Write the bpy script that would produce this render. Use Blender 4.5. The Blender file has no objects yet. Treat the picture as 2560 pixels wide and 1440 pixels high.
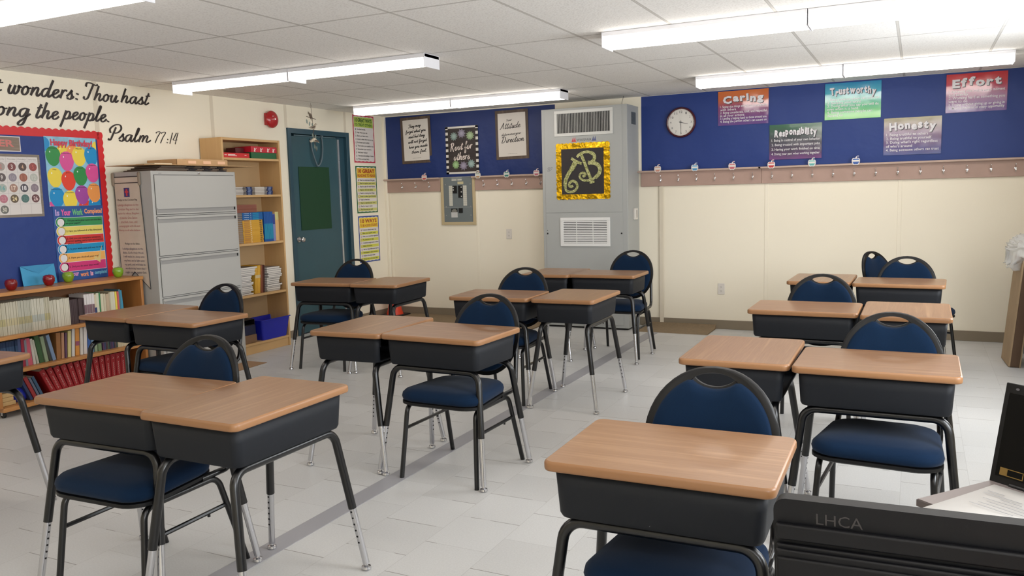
import bpy, bmesh, math, random
from mathutils import Vector, Matrix
random.seed(7)
SC = bpy.context.scene
COL = SC.collection
PI = math.pi

# ------------------------------------------------------------------ camera, world, light, exposure
def make_camera():
    yaw, pitch, roll = -0.457990, -0.114990, -0.026370
    f = Vector((math.sin(yaw)*math.cos(pitch), math.cos(yaw)*math.cos(pitch), math.sin(pitch)))
    r0 = Vector((math.cos(yaw), -math.sin(yaw), 0)); u0 = r0.cross(f)
    c, s = math.cos(roll), math.sin(roll)
    r = c*r0 + s*u0; u = -s*r0 + c*u0
    cam = bpy.data.cameras.new('camera'); o = bpy.data.objects.new('camera', cam); COL.objects.link(o)
    m = Matrix((r, u, -f)).transposed().to_4x4(); m.translation = Vector((5.99269, -8.66127, 1.48231))
    o.matrix_world = m
    cam.sensor_fit = 'HORIZONTAL'; cam.sensor_width = 36.0; cam.lens = 36.0*2059.87/2560.0
    cam.clip_start = 0.02
    SC.camera = o
make_camera()
vs = SC.view_settings
SC.display_settings.display_device = 'sRGB'
vs.view_transform = 'Standard'; vs.look = 'None'; vs.gamma = 1.0; vs.exposure = 0.46; vs.use_curve_mapping = False
TUBE = 5.2          # strength of the fluorescent diffusers
DAY = 60.0         # watts of daylight per window
H = 2.464           # ceiling height
def make_world():
    w = bpy.data.worlds.new('world'); SC.world = w; w.use_nodes = True
    bg = w.node_tree.nodes['Background']; bg.inputs[0].default_value = (.75, .85, 1, 1); bg.inputs[1].default_value = 1.0
make_world()
WINDOWS = [(-3.7, -2.3), (-6.6, -5.2), (-9.3, -7.9)]      # along y, in the right wall, out of frame
RX = 7.25
def daylight():
    for a, b in WINDOWS:
        L = bpy.data.lights.new('daylight', 'AREA'); L.shape = 'RECTANGLE'; L.size = 1.1; L.size_y = b-a
        L.energy = DAY; L.color = (.92, .96, 1.0)
        o = bpy.data.objects.new('window_daylight', L); COL.objects.link(o)
        o.location = (RX+.10, (a+b)/2, 1.55); o.rotation_euler = (0, PI/2, 0)
daylight()

# ------------------------------------------------------------------ materials
def lin(c):
    return tuple((x/12.92 if x <= .04045 else ((x+.055)/1.055)**2.4) for x in c)
def rgb(r, g, b): return lin((r/255, g/255, b/255))
MATS = {}
def mat(name, col, rough=.5, metal=0, spec=.5, coat=0, bump=None, vary=None, emit=0, sheen=0, trans=0, alpha=1, aniso=None):
    """col 0-255 sRGB; bump=(scale,strength); vary=(scale,amount)"""
    if name in MATS: return MATS[name]
    m = bpy.data.materials.new(name); m.use_nodes = True
    nt = m.node_tree; b = nt.nodes['Principled BSDF']; c = rgb(*col)
    b.inputs['Base Color'].default_value = (*c, 1); b.inputs['Roughness'].default_value = rough
    b.inputs['Metallic'].default_value = metal; b.inputs['Specular IOR Level'].default_value = spec
    b.inputs['Coat Weight'].default_value = coat; b.inputs['Coat Roughness'].default_value = .08
    if sheen: b.inputs['Sheen Weight'].default_value = sheen; b.inputs['Sheen Roughness'].default_value = .4
    if trans: b.inputs['Transmission Weight'].default_value = trans
    b.inputs['Alpha'].default_value = alpha
    tc = nt.nodes.new('ShaderNodeTexCoord')
    if vary:
        n = nt.nodes.new('ShaderNodeTexNoise'); n.inputs['Scale'].default_value = vary[0]; n.inputs['Detail'].default_value = 3
        nt.links.new(tc.outputs['Object'], n.inputs['Vector'])
        r = nt.nodes.new('ShaderNodeValToRGB'); a = vary[1]
        r.color_ramp.elements[0].position = .3; r.color_ramp.elements[1].position = .7
        r.color_ramp.elements[0].color = (*[x*(1-a) for x in c], 1); r.color_ramp.elements[1].color = (*[min(1, x*(1+a)) for x in c], 1)
        nt.links.new(n.outputs['Fac'], r.inputs[0]); nt.links.new(r.outputs[0], b.inputs['Base Color'])
    if bump:
        n = nt.nodes.new('ShaderNodeTexNoise'); n.inputs['Scale'].default_value = bump[0]; n.inputs['Detail'].default_value = 2
        nt.links.new(tc.outputs['Object'], n.inputs['Vector'])
        bp = nt.nodes.new('ShaderNodeBump'); bp.inputs['Strength'].default_value = bump[1]; bp.inputs['Distance'].default_value = bump[2] if len(bump) > 2 else .002
        nt.links.new(n.outputs['Fac'], bp.inputs['Height']); nt.links.new(bp.outputs[0], b.inputs['Normal'])
    if emit:
        b.inputs['Emission Color'].default_value = (*c, 1); b.inputs['Emission Strength'].default_value = emit
    MATS[name] = m
    return m
def math_node(nt, op, a, b=None):
    n = nt.nodes.new('ShaderNodeMath'); n.operation = op
    for k, v in enumerate((a, b)):
        if v is None: continue
        if isinstance(v, (int, float)): n.inputs[k].default_value = v
        else: nt.links.new(v, n.inputs[k])
    return n.outputs[0]
def mixcol(nt, fac, a, b):
    n = nt.nodes.new('ShaderNodeMix'); n.data_type = 'RGBA'
    for k, v in ((0, fac), (6, a), (7, b)):
        if isinstance(v, (int, float)): n.inputs[k].default_value = v
        elif isinstance(v, tuple): n.inputs[k].default_value = (*v, 1)
        else: nt.links.new(v, n.inputs[k])
    return n.outputs[2]
def wood(name, light, dark, rough=.35, across=13, along=1.1, rand=True, coat=0, axis=0):
    """procedural wood, grain along object axis"""
    if name in MATS: return MATS[name]
    m = bpy.data.materials.new(name); m.use_nodes = True; nt = m.node_tree; b = nt.nodes['Principled BSDF']
    tc = nt.nodes.new('ShaderNodeTexCoord'); mp = nt.nodes.new('ShaderNodeMapping')
    s = [across]*3; s[axis] = along; mp.inputs['Scale'].default_value = s
    if rand:
        oi = nt.nodes.new('ShaderNodeObjectInfo'); cx = nt.nodes.new('ShaderNodeCombineXYZ')
        v = math_node(nt, 'MULTIPLY', oi.outputs['Random'], 37.0)
        for k in range(3): nt.links.new(v, cx.inputs[k])
        nt.links.new(cx.outputs[0], mp.inputs['Location'])
    nt.links.new(tc.outputs['Object'], mp.inputs['Vector'])
    n = nt.nodes.new('ShaderNodeTexNoise'); n.inputs['Scale'].default_value = 1.0; n.inputs['Detail'].default_value = 4; n.inputs['Distortion'].default_value = .6
    nt.links.new(mp.outputs[0], n.inputs['Vector'])
    k = math_node(nt, 'MULTIPLY', n.outputs['Fac'], 9.0); k = math_node(nt, 'SINE', k); k = math_node(nt, 'MULTIPLY', k, .5); k = math_node(nt, 'ADD', k, .5)
    n2 = nt.nodes.new('ShaderNodeTexNoise'); n2.inputs['Scale'].default_value = 7.0; n2.inputs['Detail'].default_value = 2
    nt.links.new(mp.outputs[0], n2.inputs['Vector'])
    k = math_node(nt, 'MULTIPLY', k, .55); k2 = math_node(nt, 'MULTIPLY', n2.outputs['Fac'], .45); k = math_node(nt, 'ADD', k, k2)
    c = mixcol(nt, k, rgb(*dark), rgb(*light)); nt.links.new(c, b.inputs['Base Color'])
    b.inputs['Roughness'].default_value = rough; b.inputs['Coat Weight'].default_value = coat
    MATS[name] = m
    return m

M_TOP = wood('laminate_oak', (178, 141, 106), (124, 88, 60), .3, 30, 1.2)
M_EDGE = mat('oak_edge', (148, 106, 70), .35)
M_TRAY = mat('slate_plastic', (14, 18, 25), .58, spec=.35, bump=(900, .25, .0006))
def scuffs(m):
    nt = m.node_tree; b = nt.nodes['Principled BSDF']; tc = nt.nodes.new('ShaderNodeTexCoord'); oi = nt.nodes.new('ShaderNodeObjectInfo')
    n = nt.nodes.new('ShaderNodeTexNoise'); n.noise_dimensions = '4D'; n.inputs['Scale'].default_value = 34; n.inputs['Detail'].default_value = 5; n.inputs['Roughness'].default_value = .75
    nt.links.new(tc.outputs['Object'], n.inputs['Vector']); nt.links.new(math_node(nt, 'MULTIPLY', oi.outputs['Random'], 40.0), n.inputs['W'])
    f = math_node(nt, 'GREATER_THAN', n.outputs['Fac'], .735); c = tuple(b.inputs['Base Color'].default_value)[:3]
    nt.links.new(mixcol(nt, f, c, rgb(104, 106, 110)), b.inputs['Base Color'])
scuffs(M_TRAY)
M_BLACK = mat('black_tube', (6, 6, 8), .3, spec=.6)
M_CHROME = mat('chrome', (205, 205, 208), .22, 1)
M_DARK = mat('hole_dark', (12, 12, 12), .8)
M_SHELL = mat('black_shell', (8, 8, 10), .45, spec=.35, bump=(500, .2, .0006))
M_FAB = mat('blue_fabric', (9, 32, 57), .9, spec=.15, bump=(1500, .5, .001), vary=(700, .18), sheen=.08)
M_WHITE = mat('white_paper', (206, 204, 202), .6)
M_INK = mat('black_ink', (28, 26, 27), .6)
M_GREY = mat('cabinet_grey', (176, 175, 171), .45)
M_GREYD = mat('cabinet_grey_shade', (150, 149, 147), .5)

# ------------------------------------------------------------------ mesh helpers
class MB:
    def __init__(s): s.v = []; s.f = []; s.m = []; s.mats = []
    def mi(s, m):
        if m not in s.mats: s.mats.append(m)
        return s.mats.index(m)
    def add(s, vs, fs, m):
        o = len(s.v); k = s.mi(m); s.v += [tuple(v) for v in vs]
        for f in fs: s.f.append(tuple(o+i for i in f)); s.m.append(k)
        return s
    def box(s, x0, x1, y0, y1, z0, z1, m, T=None):
        vs = [Vector((x, y, z)) for z in (z0, z1) for y in (y0, y1) for x in (x0, x1)]
        if T is not None: vs = [T @ v for v in vs]
        return s.add(vs, [(0, 2, 3, 1), (4, 5, 7, 6), (0, 1, 5, 4), (2, 6, 7, 3), (0, 4, 6, 2), (1, 3, 7, 5)], m)
    def tube(s, path, r, m, n=12, cap=True):
        P = [Vector(p) for p in path]; R = r if isinstance(r, (list, tuple)) else [r]*len(P)
        t = (P[1]-P[0]).normalized(); a = Vector((0, 0, 1)) if abs(t.z) < .9 else Vector((1, 0, 0))
        nrm = t.cross(a).normalized(); vs = []; fs = []
        for i, p in enumerate(P):
            if i == 0: d = P[1]-P[0]
            elif i == len(P)-1: d = P[-1]-P[-2]
            else: d = (P[i+1]-p).normalized()+(p-P[i-1]).normalized()
            d.normalize(); nrm = (nrm-d*nrm.dot(d)).normalized(); bn = d.cross(nrm)
            for k in range(n):
                q = 2*PI*k/n; vs.append(p+(nrm*math.cos(q)+bn*math.sin(q))*R[i])
        for i in range(len(P)-1):
            for k in range(n):
                fs.append((i*n+k, i*n+(k+1) % n, (i+1)*n+(k+1) % n, (i+1)*n+k))
        if cap: fs.append(tuple(range(n-1, -1, -1))); fs.append(tuple((len(P)-1)*n+k for k in range(n)))
        return s.add(vs, fs, m)
    def lathe(s, prof, c, m, n=20, T=None):
        """prof: (r,z) about vertical axis at c"""
        vs = []; fs = []; c = Vector(c)
        for r, z in prof:
            for k in range(n):
                q = 2*PI*k/n; v = Vector((r*math.cos(q), r*math.sin(q), z)); v = (T @ v if T else v)+c; vs.append(v)
        for i in range(len(prof)-1):
            for k in range(n): fs.append((i*n+k, i*n+(k+1) % n, (i+1)*n+(k+1) % n, (i+1)*n+k))
        fs.append(tuple(range(n-1, -1, -1))); fs.append(tuple((len(prof)-1)*n+k for k in range(n)))
        return s.add(vs, fs, m)
    def prism(s, pts, y0, y1, m, mside=None):
        """outline (x,z) counter-clockwise seen from -y; extruded from y0 (front) to y1"""
        n = len(pts)
        s.add([(x, y0, z) for x, z in pts], [tuple(range(n))], m)
        vs = [(x, y0, z) for x, z in pts]+[(x, y1, z) for x, z in pts]
        s.add(vs, [tuple(range(2*n-1, n-1, -1))]+[(i, n+i, n+(i+1) % n, (i+1) % n) for i in range(n)], mside or m)
        return s
    def flat(s, pts, y, m): return s.add([(x, y, z) for x, z in pts], [tuple(range(len(pts)))], m)
    def rect(s, x0, x1, z0, z1, y, m): return s.flat([(x0, z0), (x1, z0), (x1, z1), (x0, z1)], y, m)
    def disc(s, x, z, r, y, m, n=24, sx=1): return s.flat([(x+sx*r*math.cos(2*PI*k/n), z+r*math.sin(2*PI*k/n)) for k in range(n)], y, m)
    def build(s, name, parent=None, bevel=0, smooth=35, seg=2, loc=None, rotz=None):
        me = bpy.data.meshes.new(name); me.from_pydata(s.v, [], s.f); me.validate(clean_customdata=False)
        for m in s.mats: me.materials.append(m)
        if len(me.polygons) == len(s.m): me.polygons.foreach_set('material_index', s.m)
        if smooth:
            me.shade_smooth(); me.set_sharp_from_angle(angle=math.radians(smooth))
        me.update()
        o = bpy.data.objects.new(name, me); COL.objects.link(o)
        if parent: o.parent = parent
        if bevel:
            b = o.modifiers.new('bevel', 'BEVEL'); b.width = bevel; b.segments = seg; b.limit_method = 'ANGLE'; b.angle_limit = math.radians(40)
        if loc is not None: o.location = loc
        if rotz is not None: o.rotation_euler = (0, 0, rotz)
        return o
def tag(o, label, cat, group=None, kind=None):
    o['label'] = label; o['category'] = cat
    if group: o['group'] = group
    if kind: o['kind'] = kind
    return o
def thing(name, label, cat, loc=(0, 0, 0), rotz=0, group=None):
    o = bpy.data.objects.new(name, None); COL.objects.link(o); o.empty_display_size = .1
    o.location = loc; o.rotation_euler = (0, 0, rotz)
    return tag(o, label, cat, group)
def struct(o): o['kind'] = 'structure'; return o
def dup(root, loc, rotz, label, group=None):
    r = root.copy(); COL.objects.link(r); r.location = loc; r.rotation_euler = (0, 0, rotz); r['label'] = label
    if group: r['group'] = group
    for ch in list(root.children):
        c = ch.copy(); COL.objects.link(c); c.parent = r
        for g in list(ch.children):
            d = g.copy(); COL.objects.link(d); d.parent = c
    return r
def arc(p0, p1, p2, r, n=6):
    """points rounding corner p1 between p0 and p2"""
    p0, p1, p2 = Vector(p0), Vector(p1), Vector(p2)
    a = (p0-p1).normalized(); b = (p2-p1).normalized(); h = a.angle(b)/2
    d = r/math.tan(h); c = p1+(a+b).normalized()*(r/math.sin(h)); s = p1+a*d; e = p1+b*d
    u = (s-c); v = (e-c); ang = u.angle(v); ax = u.cross(v).normalized()
    return [c+Matrix.Rotation(ang*i/n, 3, ax) @ u for i in range(n+1)]
def rrect(w, h, r, n=5, cx=0, cz=0):
    out = []
    for k, (sx, sz) in enumerate(((1, -1), (1, 1), (-1, 1), (-1, -1))):
        for i in range(n+1):
            q = -PI/2+k*PI/2+PI/2*i/n
            out.append((cx+sx*(w/2-r)+r*math.cos(q), cz+sz*(h/2-r)+r*math.sin(q)))
    return out
def spline(pts, n=6):
    P = [Vector(p) for p in pts]; P = [P[0]*2-P[1]]+P+[P[-1]*2-P[-2]]; out = []
    for i in range(1, len(P)-2):
        for k in range(n):
            t = k/n; a, b, c, d = P[i-1:i+3]
            out.append(.5*((2*b)+(c-a)*t+(2*a-5*b+4*c-d)*t*t+(3*b-a-3*c+d)*t**3))
    out.append(P[-2]); return out
def ribbon(mb, pts, w, y, m, thick=0, pen=True, sm=6):
    """flat brush stroke through 2-D points (x,z)"""
    P = spline([(p[0], p[1]) for p in pts], sm); L = []; R = []
    for i, p in enumerate(P):
        d = (P[min(i+1, len(P)-1)]-P[max(i-1, 0)])
        if d.length < 1e-9: d = Vector((1, 0))
        d.normalize(); n = Vector((-d.y, d.x)); ww = w*(.5+.5*abs(d.y)**1.3) if pen else w
        L.append(p+n*ww/2); R.append(p-n*ww/2)
    N = len(P); vs = [(q.x, y, q.y) for q in L]+[(q.x, y, q.y) for q in R]
    fs = [(i, N+i, N+i+1, i+1) for i in range(N-1)]
    if thick:
        vs += [(q.x, y+thick, q.y) for q in L]+[(q.x, y+thick, q.y) for q in R]
        for i in range(N-1):
            fs += [(i, i+1, 2*N+i+1, 2*N+i), (N+i+1, N+i, 3*N+i, 3*N+i+1)]
        fs += [(0, 2*N, 3*N, N), (N-1, 2*N-1, 4*N-1, 3*N-1)]
    mb.add(vs, fs, m)

# ---- typeset text -> flat mesh data, normalised to its bounding box
_TC = {}
def text_data(body, bold=0, shear=0, align='LEFT', sp=1):
    k = (body, bold, shear, align, sp)
    if k in _TC: return _TC[k]
    cu = bpy.data.curves.new('t', 'FONT'); cu.body = body; cu.offset = bold; cu.shear = shear; cu.align_x = align; cu.resolution_u = 2; cu.space_character = sp
    o = bpy.data.objects.new('t', cu); COL.objects.link(o)
    dg = bpy.context.evaluated_depsgraph_get(); me = bpy.data.meshes.new_from_object(o.evaluated_get(dg))
    vs = [(v.co.x, v.co.y) for v in me.vertices]; fs = [tuple(p.vertices) for p in me.polygons]
    bpy.data.objects.remove(o); bpy.data.curves.remove(cu); bpy.data.meshes.remove(me)
    x0 = min(v[0] for v in vs); x1 = max(v[0] for v in vs); z0 = min(v[1] for v in vs); z1 = max(v[1] for v in vs)
    _TC[k] = ([((x-x0)/(x1-x0), (z-z0)/(z1-z0)) for x, z in vs], fs, (x1-x0)/(z1-z0), z0, z1, x1-x0)
    return _TC[k]
def text(mb, body, x0, x1, z0, z1, y, m, bold=0, shear=0, fit=True, warp=None):
    """text stretched into the rectangle; fit=False keeps proportions from the left edge"""
    vs, fs, asp, *_ = text_data(body, bold, shear)
    if not fit: x1 = x0+min(x1-x0, (z1-z0)*asp)
    o = []
    for a, b in vs:
        z = z0+b*(z1-z0)
        if warp: z += warp(a)
        o.append((x0+a*(x1-x0), y, z))
    mb.add(o, fs, m)
def textline(mb, body, x0, zbase, size, y, m, bold=0, shear=0, maxw=None):
    """text at a fixed size on a baseline"""
    vs, fs, asp, a, b, w = text_data(body, bold, shear)
    W = w*size; k = 1 if not maxw or W < maxw else maxw/W
    mb.add([(x0+p*W*k, y, zbase+(a+q*(b-a))*size) for p, q in vs], fs, m)

# ---- brush script alphabet: strokes on baseline 0, x-height 1
SCR = {
 'a': (1.15, ['.8,.9 .5,1 .15,.75 .08,.3 .3,0 .6,.25 .8,.9', '.85,1 .78,.3 .9,0 1.15,.3']),
 'b': (1.0, ['0,.3 .3,1.2 .42,1.9 .28,2 .2,1.5 .18,.3 .4,0 .7,.25 .72,.75 .55,.95', '.55,.95 .8,.7 1,.8']),
 'c': (.85, ['.7,.8 .5,1 .18,.75 .1,.3 .35,0 .65,.1 .9,.4']),
 'd': (1.2, ['.8,.9 .5,1 .15,.75 .08,.3 .3,0 .6,.25 .85,1', '1.05,2.05 .85,1 .78,.3 .9,0 1.2,.3']),
 'e': (.9, ['0,.3 .4,.5 .65,.8 .5,1 .2,.8 .12,.35 .35,0 .65,.1 .9,.4']),
 'f': (.8, ['0,.3 .4,1.1 .6,1.9 .45,2.05 .35,1.5 .25,0 .2,-.9 .4,-.9 .4,-.2 .3,.1 .6,.3 .8,.4']),
 'g': (1.15, ['.8,.9 .5,1 .15,.75 .08,.3 .3,0 .6,.25 .82,.95', '.88,1 .75,-.2 .55,-.9 .2,-1 .15,-.7 .6,-.2 1.15,.4']),
 'h': (1.15, ['.35,2.05 .2,1 .08,0', '.1,.2 .35,.8 .6,1 .75,.8 .68,.25 .82,0 1.15,.35']),
 'i': (.6, ['.3,1 .18,.3 .3,0 .6,.35', '.42,1.4 .44,1.5']),
 'l': (.65, ['0,.3 .35,1.2 .5,1.9 .38,2.05 .25,1.4 .15,.35 .3,0 .65,.35']),
 'm': (1.7, ['.22,1 .08,0', '.1,.2 .35,.85 .55,1 .65,.75 .55,0', '.58,.2 .85,.85 1.05,1 1.18,.8 1.1,.25 1.25,0 1.7,.35']),
 'n': (1.15, ['.22,1 .08,0', '.1,.2 .35,.8 .6,1 .75,.8 .68,.25 .82,0 1.15,.35']),
 'o': (1.0, ['.5,1 .18,.8 .1,.3 .35,0 .65,.25 .68,.75 .45,1 .7,.8 1,.85']),
 'p': (1.1, ['.28,1.1 .12,0 -.1,-1.05', '.12,.2 .35,.85 .6,1 .8,.75 .72,.25 .45,0 .2,.15', '.6,.05 .85,.1 1.1,.35']),
 'r': (.78, ['.22,1.05 .16,.5 .1,0', '.14,.35 .28,.8 .52,1.04 .74,.9']),
 's': (.8, ['0,.3 .3,.7 .5,1.1 .48,.8 .62,.4 .5,.02 .2,.05 .15,.2', '.45,.0 .7,.15 .85,.4']),
 't': (.75, ['.5,1.75 .3,.8 .2,.25 .35,0 .75,.35', '.1,1.25 .75,1.35']),
 'u': (1.15, ['.2,1 .1,.4 .25,0 .5,.15 .75,.95', '.8,1 .72,.3 .85,0 1.15,.35']),
 'w': (1.4, ['.2,1 .1,.4 .25,0 .5,.15 .68,.9', '.7,1 .62,.35 .78,0 1.05,.3 1.12,1 1.05,.75 1.4,.85']),
 'y': (1.1, ['.2,1 .1,.45 .25,.1 .5,.2 .75,.95', '.8,1 .65,-.3 .4,-1 .15,-.9 .4,-.35 1.1,.4']),
 'T': (1.35, ['.05,1.75 .1,2.25 .6,2.3 1.3,2.05 1.5,2.25', '.95,2.15 .75,1.2 .55,.25 .25,.02 .05,.2 .12,.4']),
 'P': (1.3, ['.7,2.0 .5,1 .3,.15 .05,.1 .1,.3', '.15,1.1 .0,1.7 .5,2.3 1.15,2.35 1.4,1.8 1.1,1.25 .65,1.1']),
 'A': (1.6, ['-.1,-.1 .3,.5 .85,1.8 1,2.1 .95,1 1.1,.2 1.4,.1', '.25,.8 .9,.9']),
 'D': (1.7, ['.5,2 .35,1 .15,0', '-.1,1.7 .5,2.15 1.2,1.7 1.3,.8 .8,.1 .15,.02']),
 'R': (1.4, ['.3,1.9 .15,1 .05,-.2', '-.05,1.6 .3,2.05 .85,1.9 .8,1.3 .25,1', '.35,1.0 .7,.5 1.0,-.2 1.15,-.25']),
 'Y': (1.2, ['.1,2 .2,1.3 .5,1.2 .9,2', '.9,2 .6,.8 .3,-.3']),
 '7': (1.0, ['.1,1.75 .15,2 .8,2.05 .45,1 .2,-.1']),
 '1': (.6, ['.35,2.1 .28,1 .2,-.1']),
 '4': (1.0, ['.5,2.1 .25,1.2 .1,.7 .5,.65 .9,.75', '.8,2.15 .7,1 .62,-.15']),
 ':': (.75, ['.42,.62 .42,.82', '.42,.0 .42,.2']), '.': (.5, ['.25,.0 .25,.2']), ' ': (.6, []),
}
def script(mb, body, x0, x1, zb, xh, w, y, m, slant=.28, rise=0, sm=5):
    tot = sum(SCR[c][0] for c in body); k = (x1-x0)/tot; x = 0; ns = 0
    for c in body:
        adv, st = SCR[c]
        for s in st:
            pts = [tuple(float(q) for q in p.split(',')) for p in s.split()]
            pts = [(x0+(x+a)*k+slant*b*xh, zb+b*xh+rise*(x+a)/tot) for a, b in pts]
            ns += 1; ribbon(mb, pts, w*(1.15 if c in ':.' else 1), y-.00003*ns, m, pen=c not in ':.', sm=sm)
        x += adv

# ------------------------------------------------------------------ room shell
def floor_material():
    m = bpy.data.materials.new('vinyl_tile'); m.use_nodes = True; nt = m.node_tree; b = nt.nodes['Principled BSDF']
    tc = nt.nodes.new('ShaderNodeTexCoord'); sp = nt.nodes.new('ShaderNodeSeparateXYZ'); nt.links.new(tc.outputs['Object'], sp.inputs[0])
    S = .305
    cx = math_node(nt, 'DIVIDE', math_node(nt, 'SUBTRACT', sp.outputs[0], 2.6), S)
    col = math_node(nt, 'FLOOR', cx); odd = math_node(nt, 'PINGPONG', col, 1.0)
    cy = math_node(nt, 'ADD', math_node(nt, 'DIVIDE', math_node(nt, 'ADD', sp.outputs[1], 6.545), S), math_node(nt, 'MULTIPLY', odd, .5))
    fx = math_node(nt, 'ABSOLUTE', math_node(nt, 'SUBTRACT', math_node(nt, 'FRACT', cx), .5))
    fy = math_node(nt, 'ABSOLUTE', math_node(nt, 'SUBTRACT', math_node(nt, 'FRACT', cy), .5))
    n = nt.nodes.new('ShaderNodeTexNoise'); n.inputs['Scale'].default_value = 3.1; n.inputs['Detail'].default_value = 2; nt.links.new(tc.outputs['Object'], n.inputs['Vector'])
    gx = math_node(nt, 'MULTIPLY', math_node(nt, 'GREATER_THAN', fx, .496), .22)
    strong = math_node(nt, 'GREATER_THAN', n.outputs['Fac'], .5)
    gy = math_node(nt, 'MULTIPLY', math_node(nt, 'GREATER_THAN', fy, .4935), math_node(nt, 'ADD', .15, math_node(nt, 'MULTIPLY', strong, .55)))
    g = math_node(nt, 'MAXIMUM', gx, gy)
    sn = nt.nodes.new('ShaderNodeTexNoise'); sn.inputs['Scale'].default_value = 140; sn.inputs['Detail'].default_value = 3; nt.links.new(tc.outputs['Object'], sn.inputs['Vector'])
    wn = nt.nodes.new('ShaderNodeTexWhiteNoise'); wn.noise_dimensions = '2D'; cv = nt.nodes.new('ShaderNodeCombineXYZ')
    nt.links.new(col, cv.inputs[0]); nt.links.new(math_node(nt, 'FLOOR', cy), cv.inputs[1]); nt.links.new(cv.outputs[0], wn.inputs['Vector'])
    f = math_node(nt, 'ADD', math_node(nt, 'MULTIPLY', sn.outputs['Fac'], .7), math_node(nt, 'MULTIPLY', wn.outputs['Value'], .3))
    base = mixcol(nt, f, rgb(176, 175, 173), rgb(206, 206, 205))
    c = mixcol(nt, g, base, rgb(84, 76, 66)); nt.links.new(c, b.inputs['Base Color'])
    b.inputs['Roughness'].default_value = .42; b.inputs['Specular IOR Level'].default_value = .4
    return m
def ceiling_material():
    m = bpy.data.materials.new('ceiling_tile'); m.use_nodes = True; nt = m.node_tree; b = nt.nodes['Principled BSDF']
    tc = nt.nodes.new('ShaderNodeTexCoord'); sp = nt.nodes.new('ShaderNodeSeparateXYZ'); nt.links.new(tc.outputs['Object'], sp.inputs[0])
    cx = math_node(nt, 'FRACT', math_node(nt, 'DIVIDE', math_node(nt, 'SUBTRACT', sp.outputs[0], .36-.305), .61))
    cy = math_node(nt, 'FRACT', math_node(nt, 'DIVIDE', math_node(nt, 'ADD', sp.outputs[1], 3.6+.61), 1.235))
    dx = math_node(nt, 'MULTIPLY', math_node(nt, 'ABSOLUTE', math_node(nt, 'SUBTRACT', cx, .5)), .61)
    dy = math_node(nt, 'MULTIPLY', math_node(nt, 'ABSOLUTE', math_node(nt, 'SUBTRACT', cy, .5)), 1.235)
    bar = math_node(nt, 'MAXIMUM', math_node(nt, 'LESS_THAN', dx, .007), math_node(nt, 'LESS_THAN', dy, .007))
    edge = math_node(nt, 'MAXIMUM', math_node(nt, 'COMPARE', dx, .013), math_node(nt, 'COMPARE', dy, .013))
    for q in (edge,): pass
    e1 = nt.nodes.new('ShaderNodeMath'); e1.operation = 'COMPARE'; nt.links.new(dx, e1.inputs[0]); e1.inputs[1].default_value = .008; e1.inputs[2].default_value = .0016
    e2 = nt.nodes.new('ShaderNodeMath'); e2.operation = 'COMPARE'; nt.links.new(dy, e2.inputs[0]); e2.inputs[1].default_value = .008; e2.inputs[2].default_value = .0016
    edge = math_node(nt, 'MAXIMUM', e1.outputs[0], e2.outputs[0])
    n = nt.nodes.new('ShaderNodeTexNoise'); n.inputs['Scale'].default_value = 90; n.inputs['Detail'].default_value = 4; nt.links.new(tc.outputs['Object'], n.inputs['Vector'])
    r = nt.nodes.new('ShaderNodeValToRGB'); r.color_ramp.elements[0].position = .36; r.color_ramp.elements[1].position = .5
    r.color_ramp.elements[0].color = (*rgb(226, 224, 221), 1); r.color_ramp.elements[1].color = (*rgb(240, 239, 236), 1); nt.links.new(n.outputs['Fac'], r.inputs[0])
    c = mixcol(nt, bar, r.outputs[0], rgb(204, 201, 196)); c = mixcol(nt, math_node(nt, 'MULTIPLY', edge, .5), c, rgb(96, 92, 88))
    nt.links.new(c, b.inputs['Base Color']); b.inputs['Roughness'].default_value = .9; b.inputs['Specular IOR Level'].default_value = .2
    bp = nt.nodes.new('ShaderNodeBump'); bp.inputs['Strength'].default_value = .3; bp.inputs['Distance'].default_value = .004
    nt.links.new(n.outputs['Fac'], bp.inputs['Height']); nt.links.new(bp.outputs[0], b.inputs['Normal'])
    return m
FY = -10.2
M_WALL = mat('cream_wallboard', (240, 232, 213), .7, spec=.3, bump=(260, .25, .001), vary=(320, .02))
M_BATTEN = mat('wall_batten', (218, 208, 188), .6)
M_BASE = mat('vinyl_baseboard', (132, 120, 102), .6)
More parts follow.
